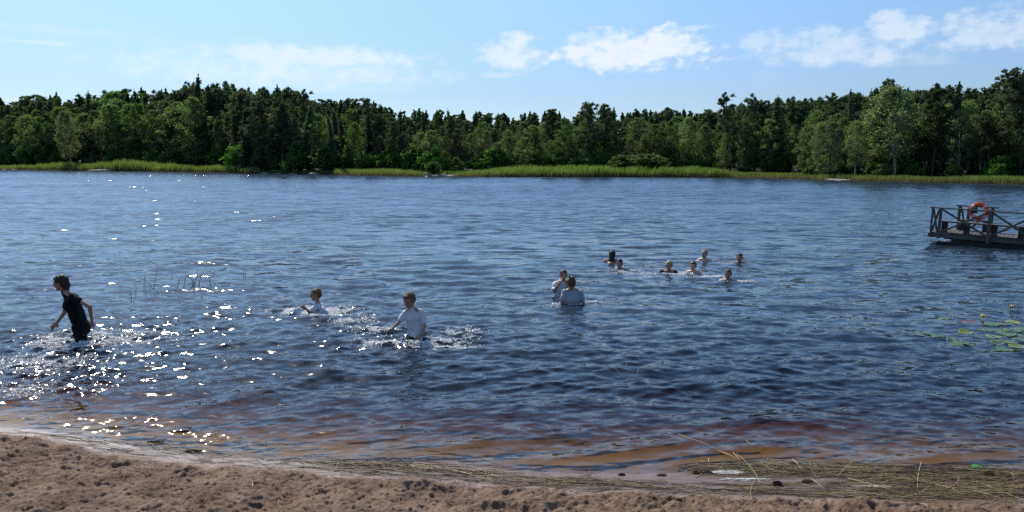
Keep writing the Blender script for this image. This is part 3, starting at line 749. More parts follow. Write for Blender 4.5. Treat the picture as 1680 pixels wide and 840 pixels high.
reed_bed('reed_bed', 'bright low reed bed along the shore at the right', 'reeds', [(1388, 288), (1440, 286), (1500, 285), (1560, 286), (1620, 287), (1700, 288), (2000, 289)], 26000, REED, seed=6, wblade=0.03)
reed_bed('bank_grass', 'rough green grass and herbs covering the far bank under the trees', 'grass', [(-300, 270), (500, 278), (1100, 278), (1700, 292), (2000, 296)], 26000, GRASS, 1.0, f0=0.3, f1=9, wblade=0.10, seed=7)

def mat_rock():
    m, t = new_mat('granite'); P = t.add('ShaderNodeTexCoord', 'Object'); n = t.noise(P, 4, 6, 0.7)
    col = t.ramp(n, [(0.3, (0.14, 0.12, 0.105)), (0.55, (0.30, 0.27, 0.245)), (0.75, (0.42, 0.39, 0.36))])
    finish(t, t.add('ShaderNodeBsdfPrincipled', 0, Base_Color=col, Roughness=0.85, Normal=t.add('ShaderNodeBump', 0, Strength=0.6, Distance=0.05, Height=t.noise(P, 12, 5, 0.7)))); return m
ROCK = mat_rock()
def rock(px, back, sx, sy, sz, label, seed=0, group=None):
    az = math.atan((px - 840) / F / math.cos(PITCH)); d = float(np.interp(az, FAR_A, FAR_D)) + back; x, y = math.sin(az) * d, math.cos(az) * d
    bm = bmesh.new(); bmesh.ops.create_icosphere(bm, subdivisions=4, radius=1)
    for v in bm.verts:
        c = v.co; k = 1 + 0.35 * float(fbm(c.x + seed, c.y + c.z * 1.7, 1.3, 4, seed=seed)); c *= k; c.x *= sx; c.y *= sy; c.z *= sz
    me = bpy.data.meshes.new('rock'); bm.to_mesh(me); bm.free(); me.polygons.foreach_set('use_smooth', np.full(len(me.polygons), True))
    return tag(link('rock', me, ROCK, None, (x, y, max(land_z(x, y), -0.1))), label=label, cat='rock', group=group)
rock(184, -1.6, 3.6, 1.6, 0.62, 'pale flat granite rock at the water in front of the left reeds', 1)
rock(168, -1.4, 2.0, 1.2, 0.40, 'smaller low rock touching the pale flat rock on the left', 4)
rock(1375, -0.8, 1.9, 1.2, 0.30, 'flat brown-grey rock slab at the right-hand far shore', 2)
rock(1358, -0.8, 0.9, 0.8, 0.24, 'smaller left one of the two rocks at the right-hand far shore', 8)
for i, (px, sx, sz) in enumerate([(5, 1.5, .3), (22, 1.1, .35), (40, 1.7, .3), (62, 1.2, .38), (100, 1.3, .25), (130, 1.2, .2)]):
    rock(px, -1.3, sx, 0.9, sz, 'small brown stone in the line of stones at the far left shore', 20 + i, 'stones at the far left shore')
for i, (px, bk2, sx, sz) in enumerate([(690, .2, .8, .45), (702, .8, .9, .5), (716, 0.1, .7, .35), (728, .9, .8, .4), (742, -.2, 1.0, .35), (752, .2, .6, .3)]):
    rock(px, bk2, sx, 0.7, sz, 'grey boulder on the stony point left of the central reeds', 40 + i, 'boulders on the stony point')
for i, (px, sx, sz) in enumerate([(440, 1.0, .35), (462, .8, .3), (486, 1.2, .3), (520, 1.0, .35)]):
    rock(px, -0.3, sx, 0.8, sz, 'dark stone at the foot of the dark stand of trees', 60 + i, 'stones under the dark stand')
# ------------------------------------------------------------------ floating dock
def mat_wood(name, ca, cb, rough=0.8):
    m, t = new_mat(name); P = t.add('ShaderNodeTexCoord', 'Object')
    n = t.noise(t.mapping(P, (2.0, 14, 14)), 2.0, 5, 0.7); n2 = t.noise(P, 1.3, 3, 0.6)
    col = t.mix(t.step(n, 0.3, 0.7), ca, cb); col = t.mix(t.step(n2, 0.4, 0.8), col, t.mix(1.0, col, (0.6, 0.62, 0.58), 'MULTIPLY'))
    finish(t, t.add('ShaderNodeBsdfPrincipled', 0, Base_Color=col, Roughness=rough, Normal=t.add('ShaderNodeBump', 0, Strength=0.5, Distance=0.005, Height=n))); return m
WOOD = mat_wood('weathered_wood', (0.125, 0.105, 0.085), (0.062, 0.052, 0.042))
TAR = mat_wood('tarred_wood', (0.035, 0.030, 0.026), (0.018, 0.016, 0.014))
def plain(name, col, rough=0.6, var=0.25, scale=6.0, **kw):
    m, t = new_mat(name); P = t.add('ShaderNodeTexCoord', 'Object'); n = t.noise(P, scale, 4, 0.6)
    c = t.mix(n, tuple(x * (1 - var) for x in col), tuple(min(1, x * (1 + var)) for x in col))
    finish(t, t.add('ShaderNodeBsdfPrincipled', 0, Base_Color=c, Roughness=rough, **kw)); return m

DA = at_y(1527, 340, 25.0); DB = at_y(1680, 351.2, 23.5); RAILZ = DA.z
du = Vector((DB.x - DA.x, DB.y - DA.y, 0)); PXL = du.length; du.normalize(); dv = Vector((-du.y, du.x, 0))
if dv.y < 0: dv = -dv
print('dock', DA, DB, PXL, RAILZ)
dock_rz = math.atan2(du.y, du.x); TILT = math.atan2(DA.z - DB.z, PXL) * 0.8
dock = empty('floating_dock', (DA.x, DA.y, 0), dock_rz, label='weathered wooden bathing dock with X-braced railing floating at the right', cat='dock'); dock.rotation_euler = (0, TILT, dock_rz)
DZ = 0.37; UL = 5.2; VW = 1.75; 
def u_of(px, v=0.0, z=0.8):
    a = (px - 840) / F; b = DA + dv * v; cp, sp_ = math.cos(PITCH), math.sin(PITCH)
    return (a * (b.y * cp + (CAM_H - z) * sp_) - b.x) / (du.x - a * du.y * cp)
rot = None
def wpart(name, T, mat=WOOD, parent=dock, bev=0.004, **k): return tag(link(name, T.mesh(name, False, bev), mat, parent), **k)
sgn = 1
T = Tubes(); n = int(UL / 0.125)
for i in range(n):
    T.box((i * 0.125 + 0.06, VW / 2, DZ + 0.002 * (i % 3)), (0.115, VW + 0.06, 0.032))
wpart('deck', T)
for v in (0.0, VW):
    T = Tubes(); T.box((UL / 2, v, DZ - 0.085), (UL, 0.045, 0.13)); wpart('edge_beam', T)
T = Tubes(); T.box((0.0 - 0.026, VW / 2, DZ - 0.085), (0.045, VW - 0.05, 0.13)); wpart('end_beam', T)
T = Tubes(); T.box((0.62 + 2.3, VW / 2, 0.0), (4.6, VW - 0.22, 0.50)); T.box((0.45 + 2.4, VW / 2, 0.20), (4.9, VW - 0.5, 0.07)); wpart('float', T, TAR)
def post(u, v, z0, z1, wd=0.095, wv=0.095, name='post', mat=WOOD):
    T = Tubes(); T.box((u, v, (z0 + z1) / 2), (wd, wv, z1 - z0)); return wpart(name, T, mat)
def bar(p, q, a, b, name, mat=WOOD, mk=None):
    p = Vector(p); q = Vector(q); d = q - p; M = d.to_track_quat('X', 'Z').to_matrix()
    T = Tubes(); T.box((p + q) / 2, (d.length, a, b), M); return wpart(name, T, mat)
U1, U2, U3 = u_of(1541), u_of(1622), u_of(1700)
post(0.03, -0.03, 0.22, RAILZ - 0.02, 0.06, 0.05); post(U1, -0.055, 0.20, RAILZ - 0.02, 0.085, 0.085); post(U2, -0.055, 0.16, RAILZ - 0.02, 0.10, 0.09); post(U3, -0.055, 0.2, RAILZ - 0.02, 0.12); post(U3 + 1.3, -0.055, 0.2, RAILZ - 0.02, 0.12)
bar((-0.04, -0.055, RAILZ), (UL, -0.055, RAILZ), 0.11, 0.04, 'top_rail')
for a, b in ((0.06, U1 - 0.05), (U1 + 0.05, U2 - 0.06), (U2 + 0.06, U3 - 0.06), (U3 + 0.06, U3 + 1.24)):
    bar((a, -0.05, RAILZ - 0.05), (b, -0.05, DZ + 0.03), 0.022, 0.06, 'brace'); bar((a, -0.026, DZ + 0.03), (b, -0.026, RAILZ - 0.05), 0.022, 0.06, 'brace')
# long bench plank behind the railing on squared blocks
bar((U1 + 0.02, 0.20, DZ + 0.37), (UL, 0.20, DZ + 0.37), 0.30, 0.045, 'bench_seat')
for u in (U1 + 0.12, u_of(1586, 0.2), U2 + 0.14, u_of(1676, 0.2)): post(u, 0.20, DZ + 0.017, DZ + 0.346, 0.16, 0.24, 'bench_leg', TAR)
# rear railing that carries the life ring
V1 = VW - 0.03; RZ2 = RAILZ + 0.02
ua, ub = max(0.06, u_of(1570, V1)), u_of(1629, V1); print('rear', ua, ub)
for u in (ua + 0.03, ua + 0.30, ub - 0.06): post(u, V1, DZ - 0.1, RZ2 - 0.022, 0.085)
bar((ua - 0.08, V1, RZ2), (ub + 0.10, V1, RZ2), 0.12, 0.04, 'top_rail')
bar((ua + 0.08, V1, RZ2 - 0.06), (ua + 0.24, V1, DZ + 0.05), 0.025, 0.06, 'brace'); bar((ua + 0.42, V1 - 0.01, DZ + 0.08), (ub - 0.12, V1 - 0.01, RZ2 - 0.08), 0.025, 0.06, 'brace')
bar((ua + 0.1, V1 - 0.22, DZ + 0.37), (ub, V1 - 0.22, DZ + 0.37), 0.26, 0.04, 'bench_seat')
for u in (ua + 0.15, ub - 0.2): post(u, V1 - 0.22, DZ + 0.017, DZ + 0.349, 0.14, 0.2, 'bench_leg', TAR)
# end railing
post(-0.02, VW * 0.5, DZ - 0.1, DZ + 0.02, 0.05)

# life ring
ringc = at_y(1606, 346.5, 0)  # direction only
C0 = dock.matrix_basis @ Vector((u_of(1606, V1), V1 - 0.10, 0))
d = ray(1606, 346.5); yy = C0.y; RC = at_y(1606, 346.5, yy)
ring = empty('life_ring', (RC.x, RC.y, RC.z), dock_rz, label='orange life ring with rope hanging on the dock railing', cat='life ring')
RR, rr_ = 0.232, 0.062
bm = bmesh.new(); NU, NV = 48, 14; vv = []
for i in range(NU):
    a = 2 * math.pi * i / NU
    for j in range(NV):
        b = 2 * math.pi * j / NV; q = RR + rr_ * math.cos(b); vv.append(bm.verts.new((q * math.cos(a), rr_ * 0.8 * math.sin(b), q * math.sin(a))))
for i in range(NU):
    for j in range(NV): bm.faces.new((vv[i * NV + j], vv[i * NV + (j + 1) % NV], vv[((i + 1) % NU) * NV + (j + 1) % NV], vv[((i + 1) % NU) * NV + j]))
bmesh.ops.recalc_face_normals(bm, faces=bm.faces[:]); me = bpy.data.meshes.new('ring'); bm.to_mesh(me); bm.free(); me.polygons.foreach_set('use_smooth', np.full(len(me.polygons), True))
link('ring', me, plain('orange_plastic', (0.78, 0.085, 0.025), 0.4, 0.12), ring)
WHITE = plain('reflective_band', (0.62, 0.58, 0.54), 0.4, 0.1)
for k in range(4):
    T = Tubes(); a0 = math.pi / 4 + k * math.pi / 2; pts = [(RR * math.cos(a0 + q), 0, RR * math.sin(a0 + q)) for q in (-0.10, 0, 0.10)]; T.tube(pts, rr_ * 1.03, 14); link('band', T.mesh('band'), WHITE, ring)
T = Tubes(); pts = []
for i in range(49):
    a = 2 * math.pi * i / 48; q = RR + rr_ + 0.012 + 0.03 * abs(math.sin(2 * (a - math.pi / 4))); pts.append((q * math.cos(a), -0.01, q * math.sin(a)))
T.tube(pts, 0.007, 5); link('rope', T.mesh('rope'), plain('grab_rope', (0.45, 0.40, 0.33), 0.8), ring)
# dark lifeline bag under the rail beside the ring
T = Tubes(); T.box((0, 0, 0), (0.22, 0.12, 0.20)); bag = link('rescue_bag', T.mesh('rescue_bag', False, 0.03), plain('dark_canvas', (0.03, 0.03, 0.035), 0.8), None, dock.matrix_basis @ Vector((ua + 0.45, V1 - 0.12, RZ2 - 0.122)))
bag.rotation_euler = (0, 0, dock_rz); tag(bag, label='small black rescue bag hanging under the dock rail beside the life ring', cat='bag')
# ------------------------------------------------------------------ people
SKIN = plain('skin', (0.34, 0.175, 0.118), 0.42, 0.08, 9)
SKIN2 = plain('pale_skin', (0.50, 0.31, 0.24), 0.40, 0.08, 9)
CLOTH_BLACK = plain('wet_black_cloth', (0.008, 0.008, 0.010), 0.85, 0.3, Specular_IOR_Level=0.15)
CLOTH_WHITE = plain('wet_white_cloth', (0.55, 0.56, 0.60), 0.6, 0.06)
CLOTH_GREY = plain('wet_grey_cloth', (0.32, 0.32, 0.37), 0.6, 0.08)
HAIRM = {k: plain(k + '_hair', c, 0.62, 0.45, 60, Specular_IOR_Level=0.3) for k, c in {'dark': (0.030, 0.020, 0.014), 'brown': (0.10, 0.058, 0.030), 'blond': (0.30, 0.20, 0.105), 'black': (0.012, 0.010, 0.009)}.items()}
EYEW = plain('eye_white', (0.7, 0.68, 0.65), 0.2, 0.02); LIP = plain('lips', (0.36, 0.13, 0.11), 0.4, 0.05)

ICO = bmesh.new(); bmesh.ops.create_icosphere(ICO, subdivisions=2, radius=1); ICOV = [v.co.copy() for v in ICO.verts]; ICO.free()
def blob(name, parts, voxel, it=4, cut=None, fold=0.0):
    """capsules (p, r, q, s) and ellipsoids (p, M) grown into one continuous skin"""
    bm = bmesh.new()
    for pt in parts:
        vs_ = []
        if len(pt) == 4:
            p, r, q, s = pt; p = Vector(p); q = Vector(q)
            for c in ICOV: vs_.append(bm.verts.new(p + c * r)); vs_.append(bm.verts.new(q + c * s))
        else:
            p, M = pt; p = Vector(p)
            for c in ICOV: vs_.append(bm.verts.new(p + M @ c))
        res = bmesh.ops.convex_hull(bm, input=vs_)
        dead = [v for v in res['geom_interior'] if isinstance(v, bmesh.types.BMVert)]
        bmesh.ops.delete(bm, geom=dead, context='VERTS')
    me = bpy.data.meshes.new(name); bm.to_mesh(me); bm.free()
    o = bpy.data.objects.new(name, me); C.objects.link(o)
    m = o.modifiers.new('r', 'REMESH'); m.mode = 'VOXEL'; m.voxel_size = voxel
    m = o.modifiers.new('s', 'SMOOTH'); m.factor = 0.6; m.iterations = it
    dg = bpy.context.evaluated_depsgraph_get(); me2 = bpy.data.meshes.new_from_object(o.evaluated_get(dg)); me2.name = name
    bpy.data.objects.remove(o); bpy.data.meshes.remove(me)
    n = len(me2.vertices); co = np.empty(n * 3, np.float32); me2.vertices.foreach_get('co', co); co = co.reshape(-1, 3)
    if fold:
        no = np.empty(n * 3, np.float32); me2.vertices.foreach_get('normal', no); no = no.reshape(-1, 3)
        k = fbm(co[:, 0] * 1.3 + co[:, 1], co[:, 2] * 0.55 + co[:, 1] * 0.7, 13, 3, seed=4, billow=True)
        co += no * (fold * k)[:, None]; me2.vertices.foreach_set('co', co.ravel())
    if cut:
        bm = bmesh.new(); bm.from_mesh(me2); bmesh.ops.delete(bm, geom=[v for v in bm.verts if cut(v.co)], context='VERTS'); bm.to_mesh(me2); bm.free()
    me2.polygons.foreach_set('use_smooth', np.full(len(me2.polygons), True)); me2.update(); return me2

def frame(fwd, up=(0, 0, 1)):
    f = Vector(fwd).normalized(); u = Vector(up); l = u.cross(f).normalized(); u = f.cross(l).normalized()
    return Matrix((f, l, u)).transposed()               # columns: forward, left, up
def diag(M, a, b, c): return M @ Matrix.Diagonal((a, b, c))
def head_parts(c, M, k):
    """c = centre of the head, k = head height / 0.22"""
    g = lambda a, b, d: c + M @ Vector((a * k, b * k, d * k)); P = []
    P.append((g(-0.008, 0, 0.022), diag(M, 0.094 * k, 0.074 * k, 0.088 * k)))
    P.append((g(0.020, 0, -0.030), diag(M, 0.062 * k, 0.058 * k, 0.070 * k)))
    P.append((g(0.052, 0, -0.088), 0.022 * k, g(0.030, 0, -0.070), 0.040 * k))      # chin
    P.append((g(0.080, 0, 0.008), 0.010 * k, g(0.098, 0, -0.028), 0.014 * k))        # nose
    for s in (-1, 1):
        P.append((g(0.072, s * 0.018, 0.028), 0.014 * k, g(0.058, s * 0.046, 0.026), 0.012 * k))   # brow
        P.append((g(0.050, s * 0.034, -0.028), diag(M, 0.026 * k, 0.020 * k, 0.026 * k)))          # cheek
        P.append((g(-0.004, s * 0.076, -0.006), diag(M, 0.016 * k, 0.009 * k, 0.030 * k)))         # ear
    return P
def hand_parts(w_, d, n_, k, curl=0.5, thumb=1):
    """wrist w_, direction d along the palm, n_ = out of the back of the hand; k = hand length / 0.18"""
    d = Vector(d).normalized(); n_ = (Vector(n_) - d * Vector(n_).dot(d)).normalized(); s = d.cross(n_) * thumb; P = []
    pc = Vector(w_) + d * 0.048 * k
    M = Matrix((d, s, n_)).transposed(); P.append((pc, diag(M, 0.050 * k, 0.040 * k, 0.016 * k)))
    for i, (off, ln) in enumerate(((0.030, 0.070), (0.010, 0.080), (-0.010, 0.075), (-0.029, 0.058))):
        b = Vector(w_) + d * 0.082 * k + s * off * k; a1 = curl * 0.5 + 0.06 * i; a2 = curl * 1.2 + 0.08 * i
        q = b + (d * math.cos(a1) - n_ * math.sin(a1) + s * off * 2.5) * ln * 0.52 * k; e = q + (d * math.cos(a2) - n_ * math.sin(a2)) * ln * 0.5 * k
        P.append((b, 0.0098 * k, q, 0.0090 * k)); P.append((q, 0.0088 * k, e, 0.0070 * k))
    b = Vector(w_) + d * 0.022 * k + s * 0.028 * k; q = b + (d * 0.75 + s * 0.65).normalized() * 0.038 * k; e = q + (d * 0.95 + s * 0.1 - n_ * 0.3).normalized() * 0.030 * k
    P.append((b, 0.013 * k, q, 0.011 * k)); P.append((q, 0.0105 * k, e, 0.008 * k)); return P

def make_person(loc, H, j, fwd, headf, headup=(0, 0, 1), label='', skin=SKIN, hair='brown', hairstyle='short', shirt=None, shorts=None, voxel=0.006, sleeve=0.65, width=1.0, hands=True, curl=0.5):
    """j: joints in world space; pelvis, chest, neck, head, sh/el/wr/hd (l, r), hip/kn/an (l, r)"""
    root = empty('person', loc, 0, label=label, cat='person'); L0 = Vector(loc)
    J = {k: (tuple(v_ - L0 for v_ in v) if isinstance(v, tuple) else v - L0) for k, v in j.items()}
    k = H / 1.7; fwd = Vector(fwd).normalized(); P = []
    up = (J['neck'] - J['pelvis']).normalized(); Mt = frame(fwd, up)
    hk = (0.98 if H > 1.6 else 1.14) * (H / 1.7) ** 0.55
    hip = 0.095 * k * width; ch = 0.115 * k * width
    side = Mt @ Vector((0, 1, 0))
    mid = (J['pelvis'] + J['chest']) / 2
    P.append((J['pelvis'], diag(Mt, 0.105 * k, 0.150 * k * width, 0.105 * k)))
    P.append((mid, diag(Mt, 0.092 * k, 0.128 * k * width, 0.15 * k)))
    P.append((J['chest'], diag(Mt, 0.105 * k, 0.152 * k * width, 0.145 * k)))
    P.append((J['chest'] - side * 0.04 * k, 0.09 * k, J['pelvis'] - side * 0.05 * k, 0.085 * k)); P.append((J['chest'] + side * 0.04 * k, 0.09 * k, J['pelvis'] + side * 0.05 * k, 0.085 * k))
    for s in (0, 1):
        P.append((J['neck'], 0.050 * k, J['sh'][s], 0.050 * k)); P.append((J['chest'], 0.085 * k, J['sh'][s], 0.050 * k))
        P.append((J['sh'][s], 0.053 * k, J['el'][s], 0.036 * k)); P.append((J['el'][s], 0.037 * k, J['wr'][s], 0.024 * k))
        hd = J['hd'][s] - J['wr'][s]
        if hands: P += hand_parts(J['wr'][s], hd, side * (-1 if s else 1) + Vector((0, 0, 0.6)), k * 1.0, curl, 1 if s else -1)
        P.append((J['hip'][s], 0.088 * k, J['kn'][s], 0.056 * k)); P.append((J['kn'][s], 0.055 * k, J['an'][s], 0.036 * k))
        ff = Vector((fwd.x, fwd.y, -0.15)).normalized(); P.append((J['an'][s] - ff * 0.04 * k, 0.034 * k, J['an'][s] + ff * 0.15 * k - Vector((0, 0, 0.03 * k)), 0.026 * k))
    Mh = frame(headf, headup)
    P.append((J['neck'] - up * 0.02 * k, 0.052 * k, J['head'] + Mh @ Vector((-0.02, 0, -0.05)) * hk, 0.050 * k))
    P += head_parts(J['head'], Mh, hk)
    body = link('body', blob('body', P, voxel, 4), skin, root)
    hl = lambda a, b, d: J['head'] + Mh @ Vector((a, b, d)) * hk
    for s in (-1, 1):                                     # eyes, mouth
        bm = bmesh.new(); bmesh.ops.create_uvsphere(bm, u_segments=10, v_segments=8, radius=0.011 * hk); me = bpy.data.meshes.new('eye'); bm.to_mesh(me); bm.free()
        link('eye', me, plain('iris', (0.05, 0.035, 0.03), 0.15) if 'iris' not in bpy.data.materials else bpy.data.materials['iris'], body, hl(0.070, s * 0.032, 0.006))
    T = Tubes(); T.tube([hl(0.066, -0.024, -0.056), hl(0.077, 0, -0.055), hl(0.066, 0.024, -0.056)], [0.004, 0.008, 0.004], 6); link('mouth', T.mesh('mouth'), LIP, body)
    # hair
    q = []
    hp = lambda a, b, d, x, y, z: q.append((hl(a, b, d), diag(Mh, x * hk, y * hk, z * hk)))
    if hairstyle in ('short', 'wet', 'buzz'):
        e = {'short': 0.012, 'wet': 0.007, 'buzz': 0.004}[hairstyle]
        hp(-0.016, 0, 0.036, 0.094 + e, 0.073 + e, 0.078 + e); hp(-0.048, 0, 0.000, 0.062 + e, 0.066 + e, 0.070)
        if hairstyle == 'short': hp(0.045, 0.0, 0.082, 0.045, 0.055, 0.026)
    elif hairstyle == 'tail':
        hp(-0.016, 0, 0.036, 0.104, 0.084, 0.088); hp(-0.052, 0, 0.000, 0.066, 0.072, 0.075)
        q.append((hl(-0.09, 0, 0.03), 0.03, hl(-0.11, 0.01, -0.05), 0.028)); q.append((hl(-0.11, 0.01, -0.04), 0.026, hl(-0.085, 0.02, -0.13), 0.016))
        q.append((hl(-0.06, 0, -0.02), 0.062, hl(-0.065, 0, -0.085), 0.052))
    elif hairstyle == 'bun':
        hp(-0.016, 0, 0.036, 0.108, 0.088, 0.088); hp(-0.052, 0, 0.000, 0.068, 0.076, 0.075); hp(-0.075, 0.01, 0.095, 0.050, 0.055, 0.045)
        rb = random.Random(3)
        for i in range(9):
            a = i * 0.7; b0 = hl(-0.07 + 0.02 * math.cos(a), 0.045 * math.sin(a), 0.10); q.append((b0, 0.014, b0 + Mh @ Vector((0.03 * math.cos(a), 0.045 * math.sin(a), 0.03 + 0.03 * rb.random())) * hk, 0.005))
    elif hairstyle == 'long':
        hp(-0.020, 0, 0.034, 0.112, 0.098, 0.094); hp(-0.055, 0, -0.02, 0.078, 0.095, 0.10); q.append((hl(-0.07, 0.0, -0.04), 0.082, hl(-0.09, 0, -0.16), 0.075))
    fr_cut = 0.030 if hairstyle != 'long' else 0.02
    Mi = Mh.inverted(); c0 = J['head']
    def cut(v):
        w_ = Mi @ (v - c0); return w_.x > 0.028 * hk and w_.z < (0.052 + max(0.0, (w_.x / hk - 0.05)) * 0.5) * hk
    link('hair', blob('hair', q, 0.006, 2, cut, 0.009), HAIRM[hair], root)
    # clothes
    Q = []; e = 0.014 * k
    if shirt:
        Q.append((J['chest'], 0.08 * k, J['neck'] - up * 0.012 * k, 0.060 * k)); Q.append((mid, diag(Mt, 0.104 * k, 0.140 * k * width, 0.16 * k))); Q.append((J['chest'], diag(Mt, 0.118 * k, 0.165 * k * width, 0.140 * k))); Q.append((J['pelvis'] + up * 0.02, diag(Mt, 0.118 * k, 0.162 * k * width, 0.10 * k)))
        for s in (0, 1):
            el = J['sh'][s].lerp(J['el'][s], sleeve); Q.append((J['neck'] - up * 0.045 * k, 0.046 * k, J['sh'][s], 0.062 * k)); Q.append((J['chest'], 0.092 * k, J['sh'][s], 0.062 * k)); Q.append((J['sh'][s], 0.064 * k, el, 0.062 * k))
            Q.append((J['chest'] + side * (0.045 * k if s == 0 else -0.045 * k), 0.098 * k, J['pelvis'] + side * (0.05 * k if s == 0 else -0.05 * k), 0.098 * k))
        link('t_shirt', blob('t_shirt', Q, 0.009, 4, None, 0.012), shirt, root)
    if shorts:
        Q = [(J['pelvis'] - up * 0.01, diag(Mt, 0.124 * k, 0.165 * k * width, 0.10 * k))]
        for s in (0, 1): Q.append((J['hip'][s], 0.108 * k, J['hip'][s].lerp(J['kn'][s], 0.75), 0.088 * k))
        link('shorts', blob('shorts', Q, 0.009, 4, None, 0.008), shorts, root)
    return root

def K(px, py, Y): return at_y(px, py, Y)
def bed(p): return float(beach_z(p.x, p.y))
# 1 girl in black wading to the left
Y = 11.45; hipc = K(134, 536, Y); b0 = bed(hipc)
def at_bed(x, y): return Vector((x, y, float(beach_z(x, y)) + 0.05))
j = dict(pelvis=hipc, chest=K(119, 500, Y), neck=K(106, 478, Y), head=K(99, 464.5, Y),
         sh=(K(113, 485, Y + 0.14), K(119, 487, Y - 0.13)), el=(K(106, 512, Y + 0.20), K(147, 503, Y - 0.20)), wr=(K(94, 529, Y + 0.12), K(151, 527, Y - 0.16)), hd=(K(86, 537, Y + 0.08), K(149, 540, Y - 0.12)))
# left/right: facing -x, her left is -y (camera side)
j['sh'] = (j['sh'][1], j['sh'][0]); j['el'] = (j['el'][1], j['el'][0]); j['wr'] = (j['wr'][1], j['wr'][0]); j['hd'] = (j['hd'][1], j['hd'][0])
j['hip'] = (hipc + Vector((0.01, -0.08, -0.05)), hipc + Vector((-0.01, 0.08, -0.05)))
j['kn'] = (hipc + Vector((0.05, -0.09, -0.40)), hipc + Vector((-0.25, 0.09, -0.34)))
j['an'] = (at_bed(hipc.x + 0.28, Y - 0.1), at_bed(hipc.x - 0.12, Y + 0.1))
make_person((hipc.x, Y, b0), 1.52, j, (-1, 0, -0.1), (-1, -0.02, -0.12), label='person in black t-shirt and shorts wading left, knee-deep, arms swinging', hair='dark', hairstyle='tail', shirt=CLOTH_BLACK, shorts=CLOTH_BLACK, sleeve=0.42, width=1.28)
# 2 boy crouching, white shirt
Y = 13.75; c = K(523, 509, Y); b0 = bed(c)
pel = Vector((c.x + 0.10, Y + 0.05, -0.22)); 
j = dict(pelvis=pel, chest=K(526, 511, Y), neck=K(521, 498, Y), head=K(517.5, 483.5, Y),
         sh=(K(519, 503, Y - 0.15), K(527, 502, Y + 0.13)), el=(K(508, 513, Y - 0.25), K(538, 514, Y + 0.15)), wr=(K(503, 507, Y - 0.30), K(545, 520, Y + 0.05)), hd=(K(497, 503, Y - 0.34), K(549, 524, Y)),
         hip=(pel + Vector((0, -0.08, -0.04)), pel + Vector((0, 0.08, -0.04))), kn=(pel + Vector((-0.35, -0.12, -0.22)), pel + Vector((-0.34, 0.12, -0.22))), an=(at_bed(pel.x - 0.1, Y - 0.1), at_bed(pel.x - 0.05, Y + 0.15)))
make_person((c.x, Y, b0), 1.36, j, (-1, -0.35, 0), (-1, -0.35, -0.08), label='person in white t-shirt crouching chest-deep, hand up left, amid foam', hair='brown', hairstyle='buzz', shirt=CLOTH_WHITE, voxel=0.007)
# 3 boy kneeling in white t-shirt
Y = 11.55; pel = K(682, 552, Y)
j = dict(pelvis=pel, chest=K(678, 522, Y), neck=K(676, 505, Y - 0.02), head=K(671, 493, Y - 0.07),
         sh=(K(690, 513, Y - 0.02), K(665, 514, Y + 0.02)), el=(K(697, 534, Y - 0.06), K(655, 528, Y - 0.03)), wr=(K(693, 549, Y - 0.14), K(643, 540, Y - 0.12)), hd=(K(684, 556, Y - 0.2), K(635, 544, Y - 0.16)),
         hip=(pel + Vector((0.07, 0, -0.04)), pel + Vector((-0.07, 0, -0.04))), kn=(pel + Vector((0.08, -0.32, -0.30)), pel + Vector((-0.14, -0.30, -0.28))), an=(at_bed(pel.x + 0.1, Y + 0.02), at_bed(pel.x - 0.1, Y + 0.05)))
make_person((pel.x, Y, bed(pel)), 1.40, j, (-0.35, -1, -0.1), (-0.55, -0.9, -0.35), label='person in loose white t-shirt bending forward in the water, arms spread low', hair='brown', hairstyle='short', shirt=CLOTH_WHITE, shorts=CLOTH_BLACK, sleeve=0.7)
# 4 woman with her back to the beach
Y = 14.35; pel = K(939, 515, Y)
j = dict(pelvis=pel, chest=K(939, 492, Y), neck=K(939, 474, Y), head=K(936, 464.5, Y - 0.02),
         sh=(K(926.5, 480, Y), K(952, 480, Y)), el=(K(921, 502, Y - 0.02), K(958, 502, Y)), wr=(K(925, 512, Y + 0.2), K(952, 514, Y + 0.2)), hd=(K(930, 512, Y + 0.3), K(946, 514, Y + 0.3)),
         hip=(pel + Vector((-0.09, 0, -0.06)), pel + Vector((0.09, 0, -0.06))), kn=(pel + Vector((-0.12, 0.3, -0.3)), pel + Vector((0.12, 0.3, -0.3))), an=(at_bed(pel.x - 0.1, Y - 0.05), at_bed(pel.x + 0.1, Y - 0.05)))
make_person((pel.x, Y, bed(pel)), 1.68, j, (-0.15, 1, 0), (-0.5, 1, -0.05), label='person seen from behind in wet grey top, messy bun, chest-deep', hair='brown', hairstyle='bun', shirt=CLOTH_GREY, voxel=0.007, sleeve=0.5)
# 5 person wiping the face, behind her
Y = 15.4; pel = K(919, 498, Y)
j = dict(pelvis=pel, chest=K(919, 477, Y), neck=K(922, 461, Y), head=K(924.5, 451.5, Y - 0.05),
         sh=(K(930, 466, Y - 0.02), K(911.5, 466, Y)), el=(K(934, 478, Y - 0.18), K(909, 477.5, Y - 0.12)), wr=(K(929, 464, Y - 0.22), K(919, 464, Y - 0.22)), hd=(K(926, 457, Y - 0.2), K(922, 457, Y - 0.2)),
         hip=(pel + Vector((0.09, 0, -0.06)), pel + Vector((-0.09, 0, -0.06))), kn=(pel + Vector((0.12, -0.3, -0.3)), pel + Vector((-0.12, -0.3, -0.3))), an=(at_bed(pel.x + 0.1, Y), at_bed(pel.x - 0.1, Y)))
make_person((pel.x, Y, bed(pel)), 1.62, j, (0.1, -1, 0), (0.1, -1, -0.1), label='person in white t-shirt facing the beach with both hands at the face', hair='brown', hairstyle='wet', shirt=CLOTH_WHITE, voxel=0.007, sleeve=0.8)
